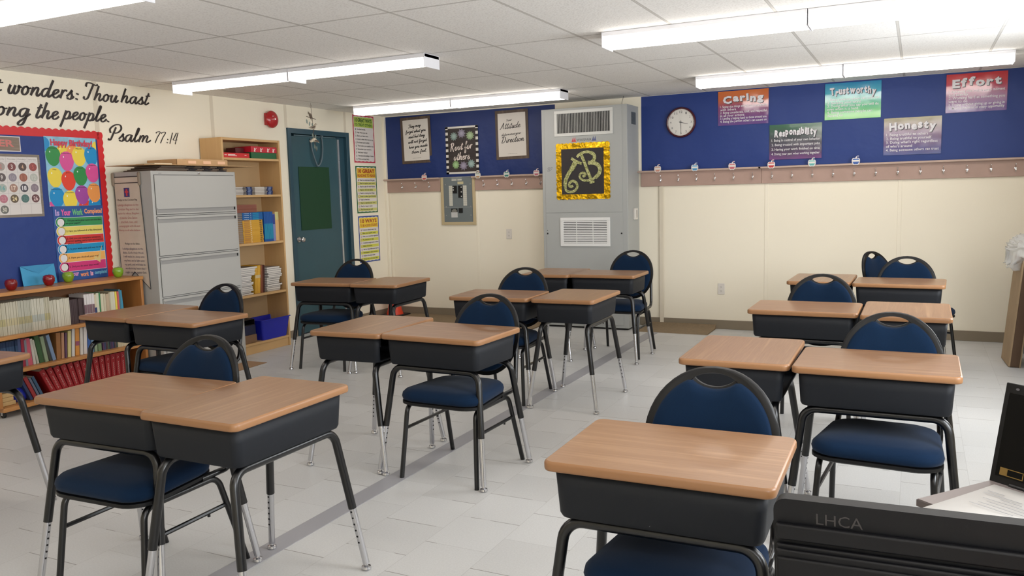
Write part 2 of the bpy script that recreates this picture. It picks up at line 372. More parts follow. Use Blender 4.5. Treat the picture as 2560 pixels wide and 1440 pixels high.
def room():
    b = MB(); b.box(-.1, RX+.1, FY-.1, .1, -.1, 0, floor_material()); struct(b.build('floor', smooth=0))
    b = MB(); b.box(-.1, RX+.1, FY-.1, .1, H, H+.1, ceiling_material()); struct(b.build('ceiling', smooth=0))
    b = MB(); b.box(-.1, RX+.1, 0, .1, 0, H, M_WALL); struct(b.build('wall_back', smooth=0))
    b = MB(); b.box(-.1, RX+.1, FY-.1, FY, 0, H, M_WALL); struct(b.build('wall_front', smooth=0))
    # left wall with the door opening
    b = MB(); b.box(-.1, 0, FY, -1.784, 0, H, M_WALL); b.box(-.1, 0, -.735, 0, 0, H, M_WALL); b.box(-.1, 0, -1.784, -.735, 2.225, H, M_WALL)
    struct(b.build('wall_left', smooth=0))
    # right wall with window openings
    b = MB(); ys = [FY]+[q for w in sorted(WINDOWS) for q in w]+[0]
    for i in range(0, len(ys), 2): b.box(RX, RX+.1, ys[i], ys[i+1], 0, H, M_WALL)
    for a, c in WINDOWS: b.box(RX, RX+.1, a, c, 0, .95, M_WALL); b.box(RX, RX+.1, a, c, 2.15, H, M_WALL)
    struct(b.build('wall_right', smooth=0))
    wf = mat('window_frame_white', (225, 225, 222), .4); gl = mat('window_glass', (240, 250, 252), .02, alpha=.06, spec=.6)
    for i, (a, c) in enumerate(WINDOWS):
        w = thing('window_%d' % (i+1), 'x', 'x'); del w['label']; del w['category']; struct(w)
        b = MB()
        b.box(RX-.02, RX+.06, a, a+.05, .95, 2.15, wf); b.box(RX-.02, RX+.06, c-.05, c, .95, 2.15, wf)
        b.box(RX-.02, RX+.06, a+.05, c-.05, .95, 1.0, wf); b.box(RX-.02, RX+.06, a+.05, c-.05, 2.1, 2.15, wf)
        b.box(RX, RX+.05, (a+c)/2-.02, (a+c)/2+.02, 1.0, 2.1, wf); b.build('window_frame', w)
        b = MB(); b.box(RX+.03, RX+.035, a+.05, c-.05, 1.0, 2.1, gl); b.build('window_pane', w, smooth=0)
    # baseboards, battens
    b = MB(); b.box(.0, 2.31, -.012, 0, 0, .095, M_BASE); b.box(3.29, RX, -.012, 0, 0, .095, M_BASE); struct(b.build('baseboard_back', bevel=.003))
    b = MB(); b.box(0, .012, -2.205, -1.786, 0, .075, M_BASE); b.box(0, .012, -.733, -.012, 0, .075, M_BASE); struct(b.build('baseboard_left', bevel=.003))
    k = 0
    for y in (-4.034, -2.80, -1.784):
        k += 1; b = MB(); z0 = 2.227 if k == 3 else 0; b.box(0, .002, y-.02, y+.02, z0, H, M_BATTEN); struct(b.build('trim_%d' % k, bevel=.002))
    k += 1; b = MB(); b.box(0, .002, -.80, -.76, 2.227, H, M_BATTEN); struct(b.build('trim_%d' % k, bevel=.002))
    k += 1; b = MB(); b.box(3.512, 3.556, -.02, -.012, 0, 1.51, M_BATTEN); struct(b.build('trim_%d' % k, bevel=.002))
    for x, w in ((4.62, .035), (1.29, .03), (5.84, .035), (.06, .03)):
        k += 1; b = MB(); b.box(x-w/2, x+w/2, -.004, 0, .095, 1.51, M_WALL); struct(b.build('trim_%d' % k, bevel=.002))
    k += 1; b = MB(); b.box(.0, .035, -.035, 0, .095, H, M_WALL); struct(b.build('trim_%d' % k, bevel=.004))     # corner bead
    b = MB(); b.box(3.50, 3.61, FY, -.012, 0, .003, mat('grey_floor_strip', (150, 149, 153), .45)); k += 1
    struct(b.build('trim_%d' % k, bevel=.001))
room()

# ------------------------------------------------------------------ ceiling lights
M_DIFF = mat('lit_diffuser', (255, 247, 238), .4, emit=TUBE)
M_FIX = mat('fixture_white', (232, 232, 236), .4)
def light(label, x0, y0, slim=False):
    t = thing('ceiling_light', label, 'light', (x0+.61, y0+.1, H), 0, 'fluorescent ceiling lights')
    b = MB(); b.box(-.609, .609, -.1, .1, -.028, 0, M_FIX)
    b.build('housing', t, bevel=.004)
    for s in (-1, 1):
        b = MB(); b.box(s*.609-.003*(s+1), s*.609-.003*(s-1), -.103, .103, -.094, -.001, M_FIX); b.build('end_plate', t, bevel=.002)
    pr = [(-.097, -.028), (-.097, -.06), (-.085, -.082), (-.06, -.09), (.06, -.09), (.085, -.082), (.097, -.06), (.097, -.028)]
    if slim: pr = [(-.09, -.028), (-.08, -.045), (-.062, -.064), (-.035, -.074), (.035, -.074), (.062, -.064), (.08, -.045), (.09, -.028)]
    vs = [(x, y, z) for x in (-.602, .602) for y, z in pr]; n = len(pr)
    b = MB(); b.add(vs, [(i, n+i, n+i+1, i+1) for i in range(n-1)]+[(0, n-1, 2*n-1, n)]+[tuple(range(n)), tuple(range(2*n-1, n-1, -1))], M_DIFF)
    b.build('diffuser', t, smooth=60)
rows = [(-1.21, 'row nearest the back wall'), (-3.65, 'middle row'), (-6.12, 'row nearest the camera')]
for y, rn in rows:
    for x, cn in ((.45, 'door-side half of the left run'), (1.672, 'aisle-side half of the left run'), (4.19, 'aisle-side half of the right run'), (5.412, 'far half of the right run')):
        light('lit fluorescent ceiling light, %s, %s' % (cn, rn), x, y, y == -3.65 and x < 2)
for x in (.45, 1.672, 4.19, 5.412): light('lit fluorescent ceiling light behind the camera', x, -8.56)

# ------------------------------------------------------------------ desks
def leg_path(sx, sy):
    a = Vector((0, sy*.165, .578)); k = Vector((sx*.262, sy*.165, .578)); f = Vector((sx*.297, sy*.212, .26))
    return [a]+arc(a, k, f, .06, 7)+[f], f
def make_desk():
    t = thing('school_desk', 'x', 'desk')
    L, S, r = .61, .457, .028
    b = MB(); n = 0; rings = []
    for inset, z in ((.006, .7315), (.0015, .7335), (0, .7385), (0, .752), (.0018, .757), (.006, .76)):
        rings.append([(x, y, z) for x, y in rrect(L-2*inset, S-2*inset, max(.016, r-inset*.5))])
    N = len(rings[0]); vs = sum(rings, [])
    fs = [(i*N+k, i*N+(k+1) % N, (i+1)*N+(k+1) % N, (i+1)*N+k) for i in range(len(rings)-1) for k in range(N)]
    b.add(vs[:], fs, M_EDGE); b.add(rings[0], [tuple(range(N-1, -1, -1))], M_EDGE)
    b.add(rings[-1], [tuple(range(N))], M_TOP); b.build('desktop', t, smooth=50)
    # book box: tapered tray, open at the student's side (+y)
    def ring(w, d, r, z, c): return [(x, y+c, z) for x, y in rrect(w, d, r)]
    R = [ring(.556, .404, .026, .7325, 0), ring(.550, .398, .027, .68, 0), ring(.541, .390, .028, .608, 0), ring(.533, .383, .028, .599, 0), ring(.51, .36, .026, .5955, 0)]
    b = MB(); N = len(R[0]); vs = sum(R, []); fs = []
    for i in range(len(R)-1):
        for k in range(N):
            # leave the student side open between the corner roundings
            q = [vs[i*N+k], vs[i*N+(k+1) % N]]
            if i < 2 and q[0][1] > .16 and q[1][1] > .16 and abs(q[0][0]) < .26 and abs(q[1][0]) < .26: continue
            fs.append((i*N+k, (i+1)*N+k, (i+1)*N+(k+1) % N, i*N+(k+1) % N))
    fs.append(tuple((len(R)-1)*N+k for k in range(N)))
    b.add(vs, [tuple(reversed(f)) for f in fs], M_TRAY)
    o = b.build('book_box', t, smooth=40); sm = o.modifiers.new('solid', 'SOLIDIFY'); sm.thickness = .004; sm.offset = -1
    for sy in (-1, 1):
        for sx in (-1, 1):
            p, f = leg_path(sx, sy); b = MB(); b.tube(p, .0165, M_BLACK)
            lg = b.build('leg', t)
            d = (f-Vector((sx*.262, sy*.165, .578))).normalized(); e = f+d*((.028-f.z)/d.z)
            b = MB(); b.tube([f+d*-.01, e], .0135, M_CHROME)
            inn = (Vector((-sx, 0, 0))-d*Vector((-sx, 0, 0)).dot(d)).normalized(); al = d; sd = inn.cross(al)
            for q in range(6):
                c = f+d*(.012+.026*q)+inn*.0137
                b.add([c+(al*math.cos(2*PI*j/8)+sd*math.sin(2*PI*j/8))*.0042 for j in range(8)], [tuple(range(8))], M_DARK)
            b.build('leg_extension', lg)
            b = MB(); b.lathe([(.006, .03), (.008, .02), (.018, .016), (.02, .006), (.014, 0)], (e.x, e.y, 0), M_CHROME, 14); b.build('glide', lg)
    return t
DESK = make_desk()
G_DESK = 'school desks'
R90 = PI/2
desk_list = [
 # x, y, yaw(deg) of the student's side = +y, label
 (3.278, -6.481, 1.9, 'oak-top school desk with a chair tucked under, foremost of the middle column'),
 (3.803, -6.428, 90-.3, 'oak-top school desk standing over the grey floor strip, front corner bare, no chair'),
 (1.308, -4.83, -90+.1, 'oak-top school desk without a chair, beside the red volumes of the low bookcase'),
 (1.852, -4.927, -1.3, 'oak-top school desk with a chair, in front of the grey filing cabinet'),
 (1.414, -2.896, 6.1, 'oak-top school desk with a chair, in front of the teal door'),
 (1.947, -2.804, 90+3.6, 'oak-top school desk without a chair, in front of the orange cone'),
 (3.220, -4.834, -90+2.4, 'oak-top school desk without a chair, second pair from the camera beside the floor strip'),
 (3.771, -4.904, -2.6, 'oak-top school desk with a chair seat showing fully beneath it, over the floor strip'),
 (3.293, -3.389, 3.1, 'oak-top school desk with a chair, seen below the breaker panel'),
 (3.854, -3.292, 90+1.0, 'oak-top school desk with a white paint chip on its front corner, no chair'),
 (3.047, -1.759, -90+1.2, 'oak-top school desk without a chair, close in front of the grey heating unit'),
 (3.555, -1.777, 1.0, 'oak-top school desk with a chair, close in front of the grey heating unit'),
 (5.342, -1.843, -90-1.0, 'oak-top school desk nearest the coat hook wall with a sideways chair'),
 (5.889, -1.968, -2.3, 'oak-top school desk nearest the coat hook wall with a chair behind it'),
 (5.406, -3.488, -.3, 'oak-top school desk with a chair, second row from the coat hook wall'),
 (5.952, -3.468, 90-.3, 'oak-top school desk without a chair, second row from the coat hook wall'),
 (5.311, -4.932, -90+.7, 'oak-top school desk with bold cathedral grain, behind the foremost single desk'),
 (5.859, -5.025, -.4, 'oak-top school desk whose chair seat shows beneath, behind the open laptop'),
 (5.399, -6.463, .7, 'single oak-top school desk nearest the camera, beside the black monitor'),
]
first = True
for x, y, a, lb in desk_list:
    if first: DESK.location = (x, y, 0); DESK.rotation_euler = (0, 0, math.radians(a)); DESK['label'] = lb; DESK['group'] = G_DESK; first = False
    else: dup(DESK, (x, y, 0), math.radians(a), lb, G_DESK)
def paint_chip():
    for o in SC.objects:
        if o.get('label', '').startswith('oak-top school desk with a white paint chip'):
            b = MB(); b.flat([(-.246, .655), (-.236, .662), (-.222, .658), (-.226, .648), (-.238, .646)], -.1942, mat('bare_chip', (206, 204, 200), .6)); b.build('paint_chip', o, smooth=0)
paint_chip()
# the partly visible desk beside the low bookcase
dup(DESK, (1.80, -6.36, 0), math.radians(4), 'oak-top school desk beside the low bookcase caster, only its corner in view', G_DESK)

# ------------------------------------------------------------------ chairs
def back_outline(k=1.0, n=48):
    """egg outline, centre (0,.69), top .915, bottom .46"""
    out = []
    for i in range(n):
        q = 2*PI*i/n; c, s = math.cos(q), math.sin(q)
        if s >= 0: x = .212*math.copysign(abs(c)**.95, c); z = .69+.225*abs(s)**.95
        else: x = .212*math.copysign(abs(c)**.9, c); z = .69-.225*abs(s)**1.05
        out.append((x*k, .69+(z-.69)*k))
    return out
def bend(x, z, off):
    """curved, reclined back surface: z height -> y"""
    t = (z-.46)/.455
    return .25+.115*t-1.1*x*x*.55+off
def make_chair():
    t = thing('stacking_chair', 'x', 'chair')
    # shell with the hand hole
    n = 48; out = back_outline()
    hole = []
    for i in range(n):
        q = 2*PI*i/n; c, s = math.cos(q), math.sin(q); x = .064*c
        e = 1-(x/.064)**2
        z = .880+(.016*e**.8 if s >= 0 else -.026*e**.8)
        hole.append((x, z))
    mids = [[(a[0]+(b[0]-a[0])*w, a[1]+(b[1]-a[1])*w) for a, b in zip(hole, out)] for w in (.0, .12, .35, .65, .9, 1.0)]
    b = MB(); vs = []; fs = []
    nr = len(mids)
    for side, off in ((0, -.012), (1, .014)):
        for j, ring in enumerate(mids):
            for x, z in ring:
                o = off*(.45 if j in (0, nr-1) else 1); vs.append((x, bend(x, z, o), z))
    for side in (0, 1):
        for j in range(nr-1):
            for k in range(n):
                f = (side*nr*n+j*n+k, side*nr*n+j*n+(k+1) % n, side*nr*n+(j+1)*n+(k+1) % n, side*nr*n+(j+1)*n+k)
                fs.append(f if side else f[::-1])
    for j in (0, nr-1):
        for k in range(n):
            f = (j*n+k, j*n+(k+1) % n, nr*n+j*n+(k+1) % n, nr*n+j*n+k); fs.append(f if j == 0 else f[::-1])
    b.add(vs, fs, M_SHELL); bk = b.build('backrest', t, smooth=60)
    # upholstered pad
    pad = []
    for x, z in back_outline(.90, 72):
        if abs(x) < .078 and z > .69:
            w = max(0, 1-(x/.078)**2); z = min(z, .886-.036*w**.7)
        pad.append((x, z-.001))
    rings = [(1.0, -.004), (.992, -.017), (.955, -.026), (.8, -.031), (.5, -.034), (.2, -.035)]
    vs = []; fs = []; N = len(pad)
    for k, off in rings:
        for x, z in pad:
            X, Z = x*k, .68+(z-.68)*k; vs.append((X, bend(X, Z, off), Z))
    for j in range(len(rings)-1):
        for i in range(N): fs.append((j*N+i, j*N+(i+1) % N, (j+1)*N+(i+1) % N, (j+1)*N+i))
    fs.append(tuple((len(rings)-1)*N+i for i in range(N)))
    b = MB(); b.add(vs, fs, M_FAB); b.build('back_pad', bk, smooth=70)
    # seat cushion: rounded, wider at the front
    def seat_ring(k, z):
        out = []
        for x, y in rrect(.455*k, .44*k, .1*k, 7): out.append((x*(1-.10*(y/.22)), y-.055-.0, z+.012*math.cos(y*6)*0))
        return out
    rg = [(.93, .418), (.985, .426), (1.0, .442), (.985, .458), (.93, .472), (.8, .482), (.5, .489), (.2, .491)]
    vs = sum([seat_ring(k, z) for k, z in rg], []); N = len(vs)//len(rg)
    fs = [(j*N+i, j*N+(i+1) % N, (j+1)*N+(i+1) % N, (j+1)*N+i) for j in range(len(rg)-1) for i in range(N)]
    fs += [tuple((len(rg)-1)*N+i for i in range(N)), tuple(range(N-1, -1, -1))]
    b = MB(); b.add(vs, fs, M_FAB); st = b.build('seat', t, smooth=70)
    vs = seat_ring(.95, .398)+seat_ring(.99, .404)+seat_ring(.99, .417)+seat_ring(.94, .419); N = len(vs)//4
    fs = [(j*N+i, j*N+(i+1) % N, (j+1)*N+(i+1) % N, (j+1)*N+i) for j in range(3) for i in range(N)]+[tuple(range(N-1, -1, -1)), tuple(3*N+i for i in range(N))]
    b = MB(); b.add(vs, fs, M_SHELL); b.build('seat_pan', st, smooth=50)
    # tubes
    for s in (-1, 1):
        x = s*.205
        p0 = Vector((s*.228, -.262, .0)); k0 = Vector((x, -.215, .388)); k1 = Vector((x, .145, .388)); p1 = Vector((s*.228, .258, .0))
        mid = (k0+k1)/2
        b = MB(); b.tube([p0]+arc(p0, k0, k1, .05, 6)+[mid], .0125, M_BLACK); b.build('front_leg', t)
        b = MB(); b.tube([mid]+arc(k0, k1, p1, .06, 6)+[p1], .0125, M_BLACK); b.build('rear_leg', t)
        u0 = Vector((x, .06, .405)); u1 = Vector((x, .235, .405)); u2 = Vector((s*.185, .305, .70))
        b = MB(); b.tube([u0]+arc(u0, u1, u2, .07, 7)+[u2], .0125, M_BLACK); b.build('back_support', t)
        a = p0.lerp(k0, .68); c = p1.lerp(k1, .68)
        b = MB(); b.tube([a, c], .009, M_BLACK, 8); b.lathe([(.006, -.014), (.006, 0)], c+Vector((0, -.1, -.004)), M_BLACK, 8); b.build('stretcher', t)
    return t
CHAIR = make_chair()
G_CH = 'blue padded chairs'
chairs = [
 (3.31, -6.485, 2, 'blue padded chair at the foremost pair of desks over the floor strip, seat showing below'),
 (3.815, -4.89, -1, 'blue padded chair whose full seat and round back show behind a floor-strip desk'),
 (1.725, -4.83, -2, 'blue padded chair with its back against the view of the filing cabinet drawers'),
 (1.385, -2.845, 4, 'blue padded chair tucked at the desk in front of the teal door'),
 (3.325, -3.34, 2, 'blue padded chair with its round back below the wall outlet of the panel wall'),
 (3.60, -1.545, 1, 'blue padded chair in front of the lower corner of the grey heating unit'),
 (5.966, -1.29, 61, 'blue padded chair turned sideways by the coat hook wall'),
 (5.92, -1.96, -2, 'blue padded chair facing the camera at the desk nearest the coat hook wall'),
 (5.455, -3.43, -1, 'blue padded chair at the second desk row from the coat hook wall'),
 (5.885, -5.05, -4, 'blue padded chair with lit seat below its desk, behind the open laptop'),
 (5.43, -6.43, 0, 'blue padded chair at the single desk nearest the camera'),
]
first = True
for x, y, a, lb in chairs:
    if first: CHAIR.location = (x, y, 0); CHAIR.rotation_euler = (0, 0, math.radians(a)); CHAIR['label'] = lb; CHAIR['group'] = G_CH; first = False
    else: dup(CHAIR, (x, y, 0), math.radians(a), lb, G_CH)

# ------------------------------------------------------------------ left wall: bulletin board and its posters
ML = PI/2      # things on the left wall: local x runs along +y, local -y points into the room
M_BLUEPAPER = mat('blue_paper', (24, 54, 124), .55, bump=(9, .5, .01))
M_BLUEPAPER2 = mat('blue_paper_dark', (19, 45, 106), .5, bump=(9, .6, .012))
M_RED = mat('red_border', (206, 30, 38), .3)
def onleft(name, label, cat, y, z, x=0, group=None): return thing(name, label, cat, (x, y, z), ML, group)
def scallop_strip(b, x0, x1, z0, z1, y, m, pitch=.055, amp=.013):
    """border strip between z0 (straight inner edge) and z1 (scalloped outer edge)"""
    n = int(abs(x1-x0)/pitch*8); vs = []; fs = []
    for i in range(n+1):
        t = i/n; x = x0+(x1-x0)*t; e = amp*abs(math.sin(PI*(x-x0)/pitch))
        vs += [(x, y, z0), (x, y, z1+(e if z1 > z0 else -e))]
    fs = [(2*i, 2*i+2, 2*i+3, 2*i+1) for i in range(n)]
    b.add(vs, fs, m)
def bulletin():
    t = onleft('bulletin_board', 'blue bulletin board with a scalloped red border above the low bookcase', 'bulletin board', 0, 0, .0)
    b = MB(); b.box(-7.4, -4.045, -.004, -.0005, .80, 2.015, M_BLUEPAPER); b.build('backing_paper', t, smooth=0)
    b = MB(); scallop_strip(b, -7.4, -4.03, 2.0, 2.055, -.006, M_RED)
    # right side strip, scalloped to the right
    n = 190; vs = []; fs = []
    for i in range(n+1):
        z = .80+(2.06-.80)*i/n; e = .013*abs(math.sin(PI*(2.06-z)/.055)); vs += [(-4.05, -.006, z), (-4.005+e*.8, -.006, z)]
    fs = [(2*i, 2*i+1, 2*i+3, 2*i+2) for i in range(n)]; b.add(vs, fs, M_RED)
    b.build('scalloped_border', t, smooth=0)
bulletin()

def paper(col, name=None, rough=.35): return mat(name or 'paper_%d_%d_%d' % col, col, rough)
def poster_month():
    t = onleft('calendar_sign', 'weathered board sign with a red month name above the wall calendar', 'sign', -4.99, 1.935, .004)
    b = MB(); b.rect(-.295, .295, -.056, .056, -.001, paper((214, 208, 206))); b.rect(-.288, .288, -.049, .049, -.0014, wood('weathered', (168, 152, 138), (116, 100, 86), .6, 40, 3, False)); b.build('sheet', t, smooth=0)
    b = MB(); text(b, 'SEPTEMBER', -.27, .245, -.022, .03, -.002, paper((202, 116, 110)), bold=.03); b.build('lettering', t, smooth=0)
def poster_calendar():
    t = onleft('wall_calendar', 'white wall calendar with round numbered date spots on the blue board', 'calendar', 0, 0, .004)
    fr = wood('weathered_frame', (170, 160, 148), (108, 98, 88), .6, 40, 3, False)
    y = -.001; b = MB(); b.rect(-5.17, -4.556, 1.398, 1.862, y, fr); b.build('border', t, smooth=0)
    x0, x1, z0, z1 = -5.145, -4.575, 1.418, 1.842
    b = MB(); b.rect(x0, x1, z0, z1, y-.0006, paper((212, 206, 202))); b.build('sheet', t, smooth=0)
    cw = (x1-x0)/7; top = z1-.034; rh = (top-z0)/5
    b = MB(); ln = paper((186, 182, 180)); tx = paper((150, 146, 144))
    for i in range(1, 7): b.rect(x0+cw*i-.0012, x0+cw*i+.0012, z0, z1, y-.001, ln)
    for j in range(5): b.rect(x0, x1, z0+rh*(j+1)-.0012, z0+rh*(j+1)+.0012, y-.001, ln)
    for i, d in enumerate(('Sunday', 'Monday', 'Tuesday', 'Wednesday', 'Thursday', 'Friday', 'Saturday')):
        text(b, d, x0+cw*i+.01, x0+cw*(i+1)-.01, z1-.026, z1-.012, y-.0014, tx)
    b.build('grid', t, smooth=0)
    cols = {1: ((120, 110, 110), (210, 200, 196)), 2: ((156, 146, 140), (196, 110, 104)), 3: ((118, 66, 66), (230, 215, 208)), 4: ((86, 70, 66), (205, 170, 140)), 5: ((146, 72, 68), (190, 92, 88)),
            9: ((94, 84, 84), (222, 216, 212)), 10: ((138, 130, 140), (160, 152, 160)), 11: ((150, 92, 76), (176, 116, 98)), 12: ((178, 180, 172), (198, 200, 192)),
            16: ((164, 172, 164), (96, 160, 158)), 17: ((158, 124, 110), (226, 204, 186)), 18: ((84, 80, 86), (226, 224, 226)), 19: ((136, 122, 132), (156, 142, 150)),
            23: ((178, 116, 128), (196, 134, 146)), 24: ((98, 84, 66), (232, 214, 170)), 25: ((78, 110, 106), (96, 130, 126)), 26: ((102, 68, 70), (226, 200, 196)), 30: ((110, 110, 104), (214, 210, 196))}
    b = MB(); c = MB()
    for d in range(1, 31):
        i = (d+1) % 7; j = (d+1)//7      # the 1st falls on the third column
        cx = x0+cw*(i+.5); cz = top-rh*(j+.5); f, g = cols.get(d, ((130, 120, 116), (214, 206, 200)))
        b.disc(cx, cz, .031, y-.0012, paper(f)); s = str(d); w = .007*len(s)
        text(c, s, cx-w-.003*(len(s) > 1), cx+w+.003*(len(s) > 1), cz-.016, cz+.016, y-.0018, paper(g), bold=.02)
    b.build('date_spots', t, smooth=0); c.build('numbers', t, smooth=0)
def poster_birthday():
    x0, x1, z0, z1 = -4.51, -4.066, 1.470, 2.006; W, Hh = x1-x0, z1-z0
    t = onleft('birthday_poster', 'pale blue poster of coloured balloons headed Happy Birthday', 'poster', 0, 0, .0045)
    bg = mat('sky_print', (140, 190, 214), .3, vary=(9, .25)); b = MB(); b.rect(x0, x1, z0, z1, -.002, bg); b.build('sheet', t, smooth=0)
    g, p, yl, bl, rd, pu, og = (52, 140, 74), (214, 84, 150), (232, 208, 76), (30, 140, 200), (222, 70, 52), (160, 74, 156), (238, 156, 84)
    L = [(.33, .21, yl, '', .8), (.52, .2, og, '', .8), (.0, .1, bl, '', .7), (1.0, .12, yl, '', .6),
         (.145, .265, g, 'January', 1), (.395, .335, p, 'February', 1), (.645, .26, yl, 'March', 1), (.885, .25, bl, 'April', 1),
         (.147, .57, yl, 'May', 1), (.40, .615, rd, 'June', 1), (.64, .545, g, 'July', 1), (.885, .50, p, 'August', 1),
         (.68, 1.02, rd, '', .9), (.885, 1.0, bl, '', 1), (.05, 1.03, p, '', .8), (.155, .855, bl, 'September', 1), (.40, .90, yl, 'October', 1), (.64, .825, pu, 'November', 1), (.885, .795, og, 'December', 1)]
    b = MB(); c = MB()
    for i, (u, v, col, nm, k) in enumerate(L):
        cx, cz = x0+u*W, z1-v*Hh; y = -.0024-.00012*i; pts = []
        for a in range(28):
            q = 2*PI*a/28; s = math.sin(q); r = 1-.10*max(0, -s)*abs(math.cos(q))
            px = cx+.062*k*math.cos(q)*r; pz = cz+(.068 if s > 0 else .085)*k*s
            pts.append((min(max(px, x0+.001), x1-.001), min(max(pz, z0+.001), z1-.001)))
        b.flat(pts, y, paper(col, rough=.25)); hx = cx-.025*k; hz = cz+.025*k
        if x0 < hx < x1-.02 and z0 < hz < z1: b.disc(hx, hz, .007*k, y-.00006, paper((236, 240, 238), rough=.25), 12, .6)
        if nm: w = .0052*len(nm); text(c, nm, cx-w, cx+w, cz+.047, cz+.058, -.0052, paper((42, 48, 60)))
    b.build('balloons', t, smooth=0); c.build('month_names', t, smooth=0)
    c = MB(); text(c, 'Happy Birthday!', x0+.05, x1-.035, z1-.085, z1-.018, -.0056, paper((206, 52, 78)), bold=.035); c.build('title', t, smooth=0)
def poster_checklist():
    x0, x1, z0, z1 = -4.488, -4.05, .887, 1.468; W = x1-x0
    t = onleft('checklist_poster', 'checklist poster of six coloured bands headed Is Your Work Complete', 'poster', 0, 0, .0045)
    b = MB(); b.rect(x0, x1, z0, z1, -.002, paper((44, 84, 150), rough=.3)); b.build('sheet', t, smooth=0)
    c = MB()
    for w, u0, u1, col in (('Is', .04, .12, (186, 160, 214)), ('Your', .15, .34, (226, 96, 160)), ('Work', .37, .58, (110, 190, 120)), ('Complete?', .61, .98, (238, 158, 110))):
        text(c, w, x0+u0*W, x0+u1*W, z1-.072, z1-.022, -.0026, paper(col), bold=.04)
    c.build('title', t, smooth=0); c = MB()
    for w, u0, u1, col in (('Now', .08, .22, (226, 96, 160)), ('your', .25, .40, (216, 150, 200)), ('work', .43, .60, (236, 150, 100)), ('is', .63, .69, (236, 170, 190)), ('complete!', .72, .98, (120, 190, 220))):
        text(c, w, x0+u0*W, x0+u1*W, z0+.02, z0+.058, -.0026, paper(col), bold=.04)
    c.build('closing_line', t, smooth=0)
    bands = [((58, 146, 88), ['1. Did you write your name and the date', '    on your paper?']), ((228, 212, 110), ['2. Have you followed all of the directions?']),
             ((208, 56, 54), ['3. Did you use complete sentences,', '    correct spelling, and proper punctuation', '    where needed?']), ((30, 146, 196), ['4. Is your work neat and easy to read?']),
             ((236, 176, 96), ['5. Have you checked your work?']), ((206, 56, 120), ['6. Did you do your best work?'])]
    top, bot = z1-.088, z0+.072; h = (top-bot)/6
    wt = paper((226, 226, 232)); b = MB(); c = MB(); ink = paper((34, 36, 48)); e = MB()
    for i, (col, tx) in enumerate(bands):
        zb = top-h*(i+1); zt = zb+h; ym = -.0024-.0003*i
        b.rect(x0+.042, x1-.012, zb-.003, zt+.003, ym, wt); b.disc(x0+.055, (zb+zt)/2, .042, ym, wt)
        b.rect(x0+.045, x1-.015, zb, zt, ym-.0002, paper(col, rough=.3)); b.disc(x0+.055, (zb+zt)/2, .039, ym-.0002, paper(col, rough=.3))
        e.disc(x0+.056, (zb+zt)/2, .029, -.0048, paper((222, 218, 218)))
        for j, l in enumerate(tx): textline(c, l, x0+.098, zt-.03-.0205*j-(.012 if len(tx) == 1 else 0), .021, -.005, ink, bold=.006, maxw=W-.125)
    b.build('bands', t, smooth=0); e.build('tick_circles', t, smooth=0); c.build('lettering', t, smooth=0)
    b = MB(); b.flat([(x1-.125, z0+.16), (x1-.1, z0+.178), (x1-.085, z0+.155), (x1-.04, z0+.262), (x1-.066, z0+.12)], -.0054, mat('gold_tick', (222, 196, 128), .3)); b.build('check_mark', t, smooth=0)
poster_month(); poster_calendar(); poster_birthday(); poster_checklist()

# hand-lettered verse on the wall
M_SCRIPT = mat('brown_vinyl', (40, 30, 27), .5)
def verse(label, words):
    t = onleft('wall_lettering', label, 'wall lettering', 0, 0, .0)
    b = MB()
    for w, x0, x1, zb, xh, wd in words: script(b, w, x0, x1, zb, xh, wd*1.25, -.0026, M_SCRIPT, slant=.3)
    b.build('letters', t, smooth=0)
def verse_all():
    for lb, ws in (('dark brown script reading wonders: Thou hast, top line on the cream wall', [('t', -4.868, -4.80, 2.305, .052, .013), ('wonders:', -4.758, -4.178, 2.302, .064, .016), ('Thou', -4.142, -3.82, 2.312, .058, .015), ('hast', -3.795, -3.515, 2.317, .058, .015)]),
                   ('dark brown script reading ong the people, second line on the cream wall', [('ong', -4.86, -4.60, 2.14, .062, .016), ('the', -4.565, -4.37, 2.138, .06, .016), ('people.', -4.335, -3.915, 2.146, .06, .016)]),
                   ('dark brown script reading Psalm 77:14 beside the red border', [('Psalm', -3.945, -3.525, 1.997, .056, .0145), ('77:14', -3.487, -3.235, 2.0, .045, .008)])):
        verse(lb, ws)
verse_all()

